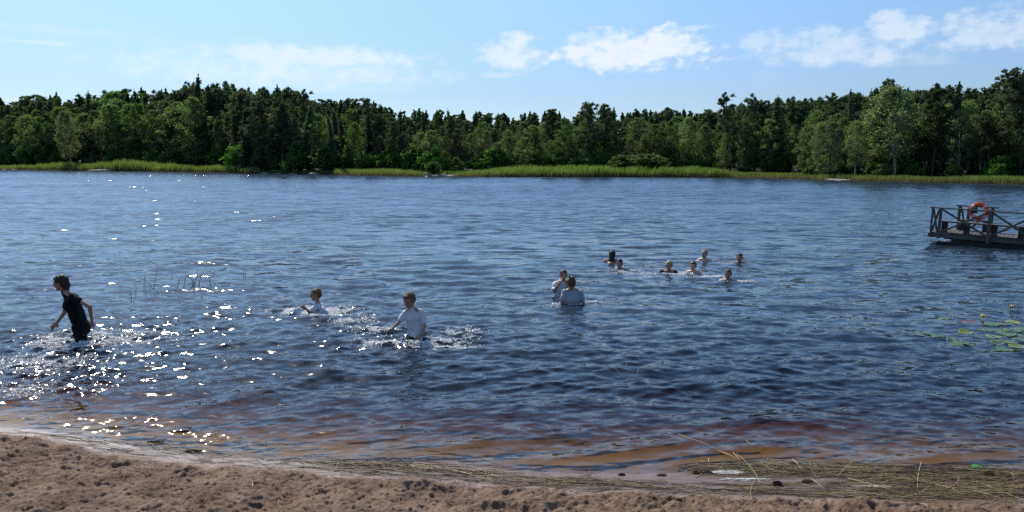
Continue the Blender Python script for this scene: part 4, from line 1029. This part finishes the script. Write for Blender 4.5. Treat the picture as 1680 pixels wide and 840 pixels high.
# swimmers
def swimmer(px, top, wl, facing, label, H=1.6, skin=SKIN, hair='blond', style='wet', shirt=None, rise=0.0, arm=None):
    g = at_z(px, wl, 0); Y = g.y; hc = at_y(px, top, Y); hk = 0.22 * (H / 1.7) ** 0.55
    head = Vector((g.x, Y, hc.z - 0.105 * hk / 0.22)); f = Vector((facing[0], facing[1], 0)).normalized(); s = Vector((-f.y, f.x, 0)); k = H / 1.7
    neck = head + Vector((-f.x * 0.02, -f.y * 0.02, -0.135 * k)); neck.z = max(neck.z, 0.00 + rise)
    chest = neck - f * 0.12 * k + Vector((0, 0, -0.17 * k)); pel = chest - f * 0.22 * k + Vector((0, 0, -0.22 * k)); shz = neck.z - 0.035
    sh = tuple(Vector((neck.x, neck.y, shz)) + s * q * 0.165 * k - f * 0.02 for q in (1, -1)); zb = -0.05
    el = tuple(Vector((p.x, p.y, shz - 0.14)) + s * q * 0.15 * k + f * 0.14 * k for q, p in zip((1, -1), sh)); wr_ = tuple(p + f * 0.20 * k + Vector((0, 0, 0.0)) - s * q * 0.06 for q, p in zip((1, -1), el))
    if arm is not None:
        a = Vector(arm); i = 0 if a.dot(s) > 0 else 1
        e2 = sh[i] + a * 0.24 * k; e2.z = -0.07; w2 = e2 + a * 0.20 * k; w2.z = -0.045; el = tuple(e2 if m == i else el[m] for m in (0, 1)); wr_ = tuple(w2 if m == i else wr_[m] for m in (0, 1))
    hd = tuple(w_ + (w_ - e).normalized() * 0.09 * k for w_, e in zip(wr_, el))
    hip = (pel + s * 0.08, pel - s * 0.08); kn = tuple(p - f * 0.30 * k + Vector((0, 0, -0.25 * k)) for p in hip); an = tuple(p - f * 0.30 * k + Vector((0, 0, 0.0)) for p in kn)
    zb = float(beach_z(g.x, g.y)); 
    return make_person((g.x, Y, max(zb, -1.0)), H, dict(pelvis=pel, chest=chest, neck=neck, head=head, sh=sh, el=el, wr=wr_, hd=hd, hip=hip, kn=kn, an=an), f, (f.x, f.y, -0.02), label=label, skin=skin, hair=hair, hairstyle=style, shirt=shirt, voxel=0.008, sleeve=0.5)
swimmer(1004, 411.5, 430, (0.2, 1), 'swimmer with long dark hair seen from behind, farthest left of the heads', hair='black', style='long', H=1.65)
swimmer(1016, 426.5, 442, (-0.5, -1), 'small swimmer just below and right of the long dark hair', H=1.35, hair='dark')
swimmer(1097, 429.5, 447, (-0.2, -1), 'swimmer in black top facing the beach, black shoulders above water', H=1.6, hair='blond', shirt=CLOTH_BLACK, rise=0.02)
swimmer(1136.5, 429.5, 449, (-0.6, -1), 'swimmer with pale bare shoulders and one raised forearm, in the middle group', H=1.68, skin=SKIN2, hair='brown', style='short', rise=0.03, arm=(-0.9, -0.4, 0))
swimmer(1155, 410.5, 428.5, (-0.8, -0.6), 'farthest swimmer, head turned left, bare shoulders', H=1.68, skin=SKIN2, hair='blond', rise=0.01)
swimmer(1213, 417, 431, (-0.3, -1), 'rightmost swimmer, only a dark head above the water', H=1.6, skin=SKIN, hair='dark', style='buzz')
swimmer(1194, 442.5, 460, (-0.7, -1), 'nearest swimmer on the right with one arm stretched out to the right', H=1.66, skin=SKIN, hair='brown', style='wet', arm=(0.95, -0.25, 0))
# ------------------------------------------------------------------ plants in the water
STEM = plain('dark_stem', (0.050, 0.045, 0.025), 0.6); STRAW = plain('dry_stem', (0.50, 0.37, 0.19), 0.5, 0.35)
OLIVE = plain('olive_stem', (0.33, 0.26, 0.12), 0.6, 0.3); BROWN = plain('brown_stem', (0.12, 0.078, 0.045), 0.7, 0.4)
def stem(pts_px, label, group, mat=STEM, r=0.006, name='reed', cat='reed', Yfix=None, below=True, zfun=None):
    """pts_px: first point stands in the water or on the sand, the others rise above it"""
    b = at_z(*pts_px[0], 0); Y = b.y
    P = [at_y(px, py, Y + 0.04 * i) for i, (px, py) in enumerate(pts_px)]
    o = P[0].copy(); Q = [p - o for p in P]
    if below: Q = [Vector((Q[0].x - (Q[1].x - Q[0].x) * 0.3, Q[0].y, -0.30))] + Q
    T = Tubes(); T.tube(Q, [r] * (len(Q) - 1) + [r * 0.4], 5)
    return tag(link(name, T.mesh(name), mat, None, o), label=label, cat=cat, group=group)
gl = 'thin dark reed stem in the sparse clump right of the person in black'
GG = 'sparse reed stems standing in the water on the left'
for pts in ([(223, 481), (223.5, 465)], [(236, 479), (237, 447)], [(239, 478), (238, 452)], [(252, 476), (255, 458), (258, 442)], [(252, 475), (246, 468), (240, 461)], [(216, 492), (215, 480)], [(219, 495), (223, 484)],
            [(290, 476), (294, 460), (297, 452)], [(301, 472), (304, 458), (306, 450)], [(315, 474), (318, 456), (320, 449)], [(317, 470), (323, 455), (324, 438)], [(326, 468), (330, 452), (336, 441)], [(346, 468), (343, 455), (336, 441)],
            [(319, 466), (312, 455), (306, 449)], [(327, 466), (329, 455), (333, 446)], [(213, 483), (214, 478)]):
    stem(pts, gl, GG)
for pts in ([(399, 454), (400, 435)], [(403, 453), (402, 437)]): stem(pts, 'one of two faint reed stems left of centre, right of the clump', 'two faint reed stems', r=0.004)
for pts in ([(1657, 510), (1659, 492)], [(1669, 511), (1674, 495), (1676, 488)], [(1618, 493), (1619, 482)], [(1675, 505), (1679, 495)], [(1661, 500), (1664, 480)]):
    stem(pts, 'short dark reed stem above the lily pads at the right edge', 'stems beside the lily pads', r=0.006)
stem([(1031, 634), (1021, 618), (1014, 609), (1003, 598)], 'long pale bent straw sticking up in the shallows right of centre', None, STRAW, 0.005, 'straw', 'straw')
stem([(1028, 607), (1028, 592)], 'short upright straw beside the long pale bent one', None, STRAW, 0.003, 'straw', 'straw')
stem([(1044, 621), (1046, 612), (1048, 603)], 'thin leaning straw right of the long pale bent one', None, STRAW, 0.003, 'straw', 'straw')

def mat_pad():
    m, t = new_mat('lily_pad'); P = t.add('ShaderNodeTexCoord', 'Object'); oi = t.add('ShaderNodeObjectInfo', None)
    n = t.noise(P, 9, 4, 0.6); c = t.mix(t.step(n, 0.35, 0.7), (0.060, 0.110, 0.035), (0.105, 0.165, 0.055)); c = t.mix(t.step(oi.outputs['Random'], 0.75, 0.95), c, (0.26, 0.25, 0.05))
    finish(t, t.add('ShaderNodeBsdfPrincipled', 0, Base_Color=c, Roughness=0.42)); return m
PAD = mat_pad()
def pad(px, py, r, rz, label, group=None, bent=0.0, seed=0, mat=None):
    p = at_z(px, py, 0); n, m_ = 7, 40; V = [(0, 0)]; a = np.linspace(0.16, 2 * math.pi - 0.16, m_)
    xs = [0.0]; ys = [0.0]
    for i in range(1, n):
        q = r * i / (n - 1) * (1 + (0.05 * np.sin(a * 3 + seed) if i == n - 1 else 0)); xs += list(np.cos(a + rz) * q * 1.12); ys += list(np.sin(a + rz) * q)
    xs = np.array(xs); ys = np.array(ys); zw = water_z(xs + p.x, ys + p.y) + 0.008 - 0.018 * vnoise(xs * 9 + seed, ys * 9, seed)
    d = np.hypot(xs, ys) / r; z = zw + 0.006 * d ** 2 + bent * np.clip(ys / r, 0, 1) ** 1.5 * r
    z0 = float(zw[0]); F_ = []
    for k in range(m_ - 1): F_.append((0, 1 + k, 2 + k, 2 + k))
    Fs = [(0, 1 + k, 2 + k) for k in range(m_ - 1)]
    for i in range(1, n - 1):
        b = 1 + (i - 1) * m_
        for k in range(m_ - 1): Fs.append((b + k, b + k + m_, b + k + m_ + 1, b + k + 1))
    me = bpy.data.meshes.new('lily_pad'); me.from_pydata([(x, y, zz - z0) for x, y, zz in zip(xs, ys, z)], [], Fs); me.polygons.foreach_set('use_smooth', np.full(len(me.polygons), True)); me.update()
    o = link('water_lily_pad', me, mat or PAD, None, (p.x, p.y, z0)); mdf = o.modifiers.new('thickness', 'SOLIDIFY'); mdf.thickness = 0.002
    return tag(o, label=label, cat='lily pad', group=group)
pr_ = random.Random(6); G1 = 'lily pads floating in a patch at the right edge'
for (px, py, r) in [(1626, 534, .13), (1640, 541, .14), (1652, 546, .15), (1663, 540, .15), (1668, 549, .15), (1676, 557, .15), (1655, 561, .14), (1670, 566, .14), (1650, 572, .14), (1641, 576, .12), (1616, 541, .12), (1631, 551, .13), (1645, 533, .12), (1662, 530, .13), (1678, 540, .14), (1636, 562, .11)]:
    pad(px, py, r * 0.82, pr_.uniform(0, 6.28), 'green lily pad in the dense patch at the right edge of the water', G1, seed=int(px))
G2 = 'scattered lily pads left of the dense patch'
for (px, py, r) in [(1513, 547, .12), (1529, 549, .14), (1541, 552, .11), (1566, 557, .13), (1577, 560, .12), (1549, 524, .10), (1571, 565, .12), (1507, 551, .09), (1590, 563, .10), (1558, 531, .09)]:
    pad(px, py, r * 0.82, pr_.uniform(0, 6.28), 'lone lily pad half washed over, left of the dense lily patch', G2, seed=int(px))
pad(1585, 545, 0.095, 0.4, 'lily pad with its far edge curled up, yellow-green, left of the dense patch', None, 0.5, 3, plain('yellow_green_pad', (0.15, 0.19, 0.03), 0.3))
pad(1586, 529, 0.12, 2.0, 'brown-red drowned lily pad above the curled yellow one', None, 0.0, 5, plain('brown_pad', (0.10, 0.03, 0.018), 0.3))
for (px, py, lab) in ((1612, 527, 'small yellow water-lily flower at the left of the dense pad patch'), (1660, 509, 'small yellow water-lily flower above the dense pad patch')):
    p = at_z(px, py, 0); zz = float(water_z(p.x, p.y)[0]); rt = empty('water_lily_flower', (p.x, p.y, zz), label=lab, cat='flower')
    T = Tubes(); T.tube([(0, 0, -0.2), (0.005, 0, 0.05)], 0.005, 6); link('stalk', T.mesh('stalk'), OLIVE, rt)
    T = Tubes()
    for k in range(5):
        a = k * 1.2566; ca, sa = math.cos(a), math.sin(a); T.tube([(0.006 * ca, 0.006 * sa, 0.048), (0.026 * ca, 0.026 * sa, 0.062), (0.020 * ca, 0.020 * sa, 0.088)], [0.008, 0.016, 0.006], 6)
    link('petals', T.mesh('petals'), plain('yellow_petal', (0.70, 0.50, 0.04), 0.4), rt)

# small white float far out
p = at_z(700, 291.5, 0); fl = empty('marker_float', (p.x, p.y, 0), label='tiny white float bobbing far out before the stony point', cat='float')
bm = bmesh.new(); bmesh.ops.create_uvsphere(bm, u_segments=20, v_segments=12, radius=0.22); me = bpy.data.meshes.new('ball'); bm.to_mesh(me); bm.free(); me.polygons.foreach_set('use_smooth', np.full(len(me.polygons), True)); link('ball', me, plain('white_float', (0.75, 0.75, 0.75), 0.4, 0.03), fl, (0, 0, 0.06))
T = Tubes(); T.tube([(0, 0, 0.24), (0, 0, 0.34)], 0.03, 8); link('eyelet', T.mesh('eyelet'), plain('float_top', (0.4, 0.4, 0.4), 0.5), fl)

# ------------------------------------------------------------------ splashes where people stir the water
def splash(name, label, spots, seed):
    r = np.random.default_rng(seed); Cn = []; S = []
    for (px, py, rx, ry, n, hmax) in spots:
        n = int(n * 3.2)
        p = at_z(px, py, 0); q = r.normal(size=(n, 2)); x = p.x + q[:, 0] * rx * 0.6; y = p.y + q[:, 1] * ry * 0.6
        keep = vnoise(x * 6, y * 6, seed) * 0.6 + vnoise(x * 19, y * 19, seed + 5) * 0.4 > 0.50; x, y = x[keep], y[keep]
        z = water_z(x, y) + 0.003; u = r.uniform(0, 1, len(x)); air = u > 0.91; z = z + np.where(air, r.exponential(hmax * 0.3, len(x)), 0)
        Cn.append(np.stack([x, y, z], -1)); S.append(np.where(air, r.uniform(0.003, 0.009, len(x)), r.uniform(0.005, 0.020, len(x)) * r.uniform(0.4, 1, len(x))))
    c = np.concatenate(Cn); s = np.concatenate(S)[:, None]; n = len(c); d1 = r.normal(size=(n, 3)); d1 /= np.linalg.norm(d1, axis=1)[:, None]; d2 = np.cross(d1, r.normal(size=(n, 3))); d2 /= np.linalg.norm(d2, axis=1)[:, None]
    V = np.stack([c - d1 * s, c - d2 * s * 0.7, c + d1 * s, c + d2 * s * 0.7], 1).reshape(-1, 3); Fc = np.arange(4 * n).reshape(-1, 4)
    return tag(link('splash', mesh_np('splash', V, Fc, False), FOAM), label=label, cat='splash', kind='stuff')
m_, t_ = new_mat('foam'); FOAM = m_
_g = t_.add('ShaderNodeBsdfPrincipled', 0, Base_Color=(0.9, 0.9, 0.88), Roughness=0.4); _tl = t_.add('ShaderNodeBsdfTranslucent', 0, Color=(0.95, 0.95, 0.93))
finish(t_, t_.add('ShaderNodeMixShader', 0, _0=0.12, _1=t_.add('ShaderNodeMixShader', 0, _0=0.5, _1=_g, _2=_tl), _2=t_.add('ShaderNodeBsdfGlossy', 0, Roughness=0.35)))
splash('a', 'white spray and foam churned up around the legs of the person in black', [(124, 561, .55, .25, 2600, .10), (150, 548, .25, .2, 900, .16), (100, 552, .3, .2, 500, .08), (60, 595, .7, .4, 1400, .02), (30, 640, .6, .25, 500, .01), (200, 555, .7, .4, 1400, .03)], 1)
splash('b', 'foam swirling around the crouching person in the white t-shirt', [(505, 509, .45, .25, 1500, .05), (545, 512, .45, .35, 1300, .03), (575, 525, .4, .3, 600, .02), (480, 512, .35, .2, 600, .03)], 2)
splash('c', 'foam and drops around the person bending forward in the white t-shirt', [(672, 562, .5, .25, 1800, .05), (720, 565, .45, .3, 1100, .03), (640, 560, .35, .25, 800, .03), (755, 545, .25, .35, 800, .04), (610, 540, .3, .25, 600, .02)], 3)
splash('d', 'small splashes between the swimming heads', [(1030, 444, .5, .3, 500, .03), (1075, 448, .5, .25, 400, .02), (1125, 450, .35, .2, 500, .03), (1165, 453, .35, .2, 500, .03), (1215, 461, .3, .15, 200, .01), (1130, 428, .5, .3, 150, .02), (1180, 430, .4, .2, 150, .02)], 4)
splash('e', 'few flecks of foam around the two people standing chest-deep', [(960, 497, .4, .2, 180, .01), (925, 499, .3, .2, 160, .01)], 5)

# ------------------------------------------------------------------ washed-up reed straw
def level(x, y): return np.maximum(beach_z(x, y), np.where(NEAR_Y(x) < y, 0.004, -1))
CS = [(math.cos(q * math.pi / 3 + 0.5), math.sin(q * math.pi / 3 + 0.5)) for q in range(6)]
def straw_bed(name, label, bands, seed, mats=(STRAW, OLIVE, BROWN)):
    r = np.random.default_rng(seed); Vs = []; Fs = []; mi = []; nb = 0
    for (pts, thick, n, lmin, lmax, spread, stack, wts) in bands:
        xs = [p[0] for p in pts]; ys = [p[1] for p in pts]
        for _ in range(n):
            px = r.uniform(xs[0], xs[-1]); py = np.interp(px, xs, ys) + r.normal(0, thick); c = at_z(px, py, 0.02)
            p2 = at_z(px + 20, np.interp(px + 20, xs, ys) + (py - np.interp(px, xs, ys)), 0.02); a = math.atan2(p2.y - c.y, p2.x - c.x) + r.normal(0, spread) + (r.normal(0, 0.9) if r.uniform() < 0.06 else 0)
            L = r.uniform(lmin, lmax) * (0.5 if r.uniform() < 0.4 else 1); rad = r.uniform(0.0010, 0.0030); k = 5; s = np.linspace(-0.5, 0.5, k); bow = r.normal(0, 0.10) * L
            lx = s * L; ly = bow * (1 - 4 * s * s); x = c.x + lx * math.cos(a) - ly * math.sin(a); y = c.y + lx * math.sin(a) + ly * math.cos(a)
            g = level(x, y); zc = np.maximum(g, np.linspace(g[0], g[-1], k)) + rad + abs(r.normal(0, stack)) + (r.uniform(0, 0.05) * (s + 0.5) if r.uniform() < 0.05 else 0)
            mat = r.choice(3, p=wts)
            nx, ny = -math.sin(a) * rad, math.cos(a) * rad
            ring = np.stack([np.stack([x + nx * cq, y + ny * cq, zc + rad * sq], -1) for cq, sq in CS], 1)
            Vs.append(ring.reshape(-1, 3))
            for q in range(k - 1):
                for e in range(6): Fs.append((nb + q * 6 + e, nb + q * 6 + (e + 1) % 6, nb + q * 6 + 6 + (e + 1) % 6, nb + q * 6 + 6 + e)); mi.append(mat)
            nb += 6 * k
    me = mesh_np(name, np.concatenate(Vs), np.array(Fs), True)
    for m in mats: me.materials.append(m)
    me.polygons.foreach_set('material_index', np.array(mi, np.int32)); return tag(link(name, me), label=label, cat='reed straw', kind='stuff')
mixy, mixo, mixd = (0.25, 0.35, 0.40), (0.14, 0.32, 0.54), (0.08, 0.20, 0.72)
straw_bed('reed_straw', 'thin line of dark wet stalks along the waterline at the left', [([(-80, 697), (0, 701), (130, 717), (300, 737)], 1.5, 20, .3, 0.9, .03, .001, mixd), ([(60, 712), (180, 738), (330, 752)], 4, 22, .15, .6, .06, .002, mixd), ([(215, 718), (330, 740)], 4, 25, .05, .25, .5, .005, mixd)], 1)
straw_bed('reed_straw', 'loose band of straw and stalks lying on the wet sand left of centre', [([(300, 738), (430, 752), (600, 768), (840, 788), (1120, 800)], 3.5, 60, .3, 1.0, .07, .006, mixy), ([(560, 756), (700, 764), (860, 784), (1100, 798)], 3.5, 120, .25, 1.0, .17, .008, mixy), ([(330, 757), (700, 782), (1000, 806)], 5, 90, .1, .5, .35, .004, mixo), ([(500, 752), (620, 762), (760, 770)], 3, 60, .4, 1.2, .06, .004, mixd)], 2)
straw_bed('reed_straw', 'thick dark mat of reed stalks at the waterline on the right', [([(1150, 768), (1300, 770), (1500, 778), (1700, 782)], 5.0, 480, .15, 0.8, .18, .012, mixo), ([(1140, 764), (1400, 766), (1700, 772)], 3.5, 170, .2, 0.9, .16, .010, mixd), ([(1220, 790), (1400, 796), (1520, 790)], 4, 60, .2, .7, .15, .004, mixo)], 3)
straw_bed('reed_straw', 'tapering heap of olive straw on the sand at the bottom right', [([(1180, 801), (1350, 812), (1500, 808), (1600, 800), (1750, 795)], 4.0, 120, .25, 0.9, .08, .006, mixo), ([(1480, 815), (1580, 812), (1700, 805)], 8, 360, .3, 1.0, .20, .018, (0.22, 0.40, 0.38)), ([(1140, 812), (1300, 816), (1480, 824)], 4, 50, .15, .8, .10, .003, mixy)], 4)
straw_bed('reed_straw', 'scattered bits of straw on the trampled sand', [([(0, 780), (800, 815), (1680, 838)], 22, 90, .03, .16, 1.2, .001, mixy), ([(900, 822), (1680, 838)], 8, 60, .1, .5, .5, .001, mixy)], 5)

def stalk(p1, p2, label, mat=STRAW, r=0.004, lift=0.02, lift2=0.02, mid=0.0):
    a = at_z(*p1, lift); b = at_z(*p2, lift2); a.z = max(lift, float(beach_z(a.x, a.y)) + 0.005 + lift); b.z = max(lift2, float(beach_z(b.x, b.y)) + 0.005 + lift2); o = a.copy(); m = (a + b) / 2 + Vector((mid, mid * 0.5, 0.01))
    T = Tubes(); T.tube([a - o, m - o, b - o], [r * .6, r * 0.55, r * 0.3], 5); tag(link('reed_stalk', T.mesh('reed_stalk'), mat, None, o), label=label, cat='stalk')
stalk((1390, 788), (1506, 834), 'long pale stalk lying diagonally across the others at the lower right')
stalk((1374, 784), (1404, 754), 'pale stalk slanting up from the dark mat right of centre', lift2=0.10)
stalk((1112, 712), (1200, 751), 'long thin stalk floating in the shallows above the orange ripple', r=0.003, mid=0.03)
stalk((1178, 739), (1217, 757), 'thick yellow stalk end poking out of the water beside the orange ripple', r=0.006)
stalk((1203, 743), (1215, 757), 'short yellow stalk crossing the thick yellow one', r=0.005)
stalk((1224, 722), (1236, 736), 'short pale stalk standing behind the orange ripple', r=0.003, lift=0.06)
stalk((1300, 753), (1318, 776), 'bent pale stalk leaning on the left end of the dark mat', r=0.005)
stalk((1332, 791), (1352, 812), 'short pale stalk lying below the white foam patch', r=0.004)
stalk((1590, 812), (1656, 842), 'pale stalk lying across the heap at the bottom right corner', r=0.004)
stalk((1330, 782), (1329, 760), 'upright yellow stalk end standing in the dark mat', r=0.005, lift2=0.12)
stalk((1650, 776), (1664, 790), 'curved pale stalk at the right end of the dark mat', r=0.004, mid=0.03)
stalk((548, 793), (556, 760), 'thin upright stalk standing in the straw band left of centre', r=0.003, lift2=0.12)
stalk((70, 840), (100, 826), 'short pale stalk on the dry sand at the bottom left', r=0.003)
stalk((449, 738), (451, 752), 'tiny dark twig standing in the wet sand at the left', BROWN, 0.003, lift=0.08)
stalk((1580, 742), (1590, 768), 'dark wet twig standing beside the green leaf at the right', BROWN, 0.005, lift=0.10)
stalk((1590, 758), (1606, 753), 'small dark twig crossing the wet one beside the green leaf', BROWN, 0.004, lift2=0.05)

def clod(px, py, sx, sy, sz, label, mat, seed, name='root_clump', cat='root clump', k=0.6):
    p = at_z(px, py, 0.02); z = max(0.0, float(beach_z(p.x, p.y))); bm = bmesh.new(); bmesh.ops.create_icosphere(bm, subdivisions=5, radius=1)
    for v in bm.verts:
        c = v.co.copy(); f = 1 + k * float(fbm(c.x * 1.0 + seed, c.y + 1.9 * c.z, 2.6, 5, 0.65, seed=seed, billow=True)); v.co = Vector((c.x * sx * f, c.y * sy * f, c.z * sz * f + sz * 0.5))
    me = bpy.data.meshes.new(name); bm.to_mesh(me); bm.free(); return tag(link(name, me, mat, None, (p.x, p.y, z)), label=label, cat=cat)
DARK = plain('dark_peat', (0.035, 0.024, 0.016), 0.9, 0.5, 30); TAN = plain('tan_roots', (0.16, 0.10, 0.05), 0.85, 0.5, 30)
clod(1275, 797, .032, .020, .024, 'dark shaggy root clump on the wet sand below the white foam', DARK, 3)
clod(1152, 773, .075, .030, .022, 'brown twiggy root clump at the left end of the dark straw mat', TAN, 6)
clod(1020, 776, .026, .012, .010, 'small dark clump at the waterline, left one of two', DARK, 9)
clod(1086, 777, .034, .016, .010, 'small brown clump at the waterline, right one of two', TAN, 12)
clod(1325, 792, .040, .016, .016, 'yellow-brown clump at the end of the pale foam streak', TAN, 15)
clod(1622, 780, .045, .020, .030, 'tan clump beside the green leaf in the straw mat', TAN, 18)
clod(255, 722, .07, .014, .008, 'dark scrap of weed on the wet sand at the left', DARK, 21)
clod(318, 738, .07, .018, .012, 'smaller dark scrap of weed right of the first on the left sand', DARK, 24)
SCUM = plain('scum_white', (0.55, 0.54, 0.48), 0.6, 0.15, 20)
clod(1198, 774, .11, .040, .008, 'white patch of foam caught in the straw mat', SCUM, 31, 'foam_patch', 'foam', 1.0)
clod(1222, 786, .13, .020, .005, 'long dirty-white streak of foam below the white patch', SCUM, 35, 'foam_patch', 'foam', 1.0)
clod(1430, 799, .16, .012, .004, 'faint pale streak of foam on the wet sand at the right', SCUM, 37, 'foam_patch', 'foam', 0.4)
# green leaf
p = at_z(1603, 768, 0.02); me = bpy.data.meshes.new('leaf'); xs = np.linspace(-1, 1, 15); V = []; Fq = []
for i, x in enumerate(xs):
    wv = 0.030 * (1 - x * x) ** 0.7; zc = 0.012 * math.cos(x * 1.5)
    for s_, zz in ((-1, 0.010), (0, 0), (1, 0.010)): V.append((x * 0.065, s_ * wv * 0.8, zc + zz))
for i in range(14):
    for s_ in (0, 1): b = i * 3 + s_; Fq.append((b, b + 3, b + 4, b + 1))
me.from_pydata(V, [], Fq); me.polygons.foreach_set('use_smooth', np.full(len(me.polygons), True))
o = link('leaf', me, plain('fresh_green', (0.06, 0.24, 0.05), 0.4), None, (p.x, p.y, max(0.012, float(beach_z(p.x, p.y)) + 0.02))); o.rotation_euler = (0.2, 0.1, -0.15); o.modifiers.new('t', 'SOLIDIFY').thickness = 0.001
tag(o, label='single bright green leaf lying at the waterline on the right', cat='leaf')
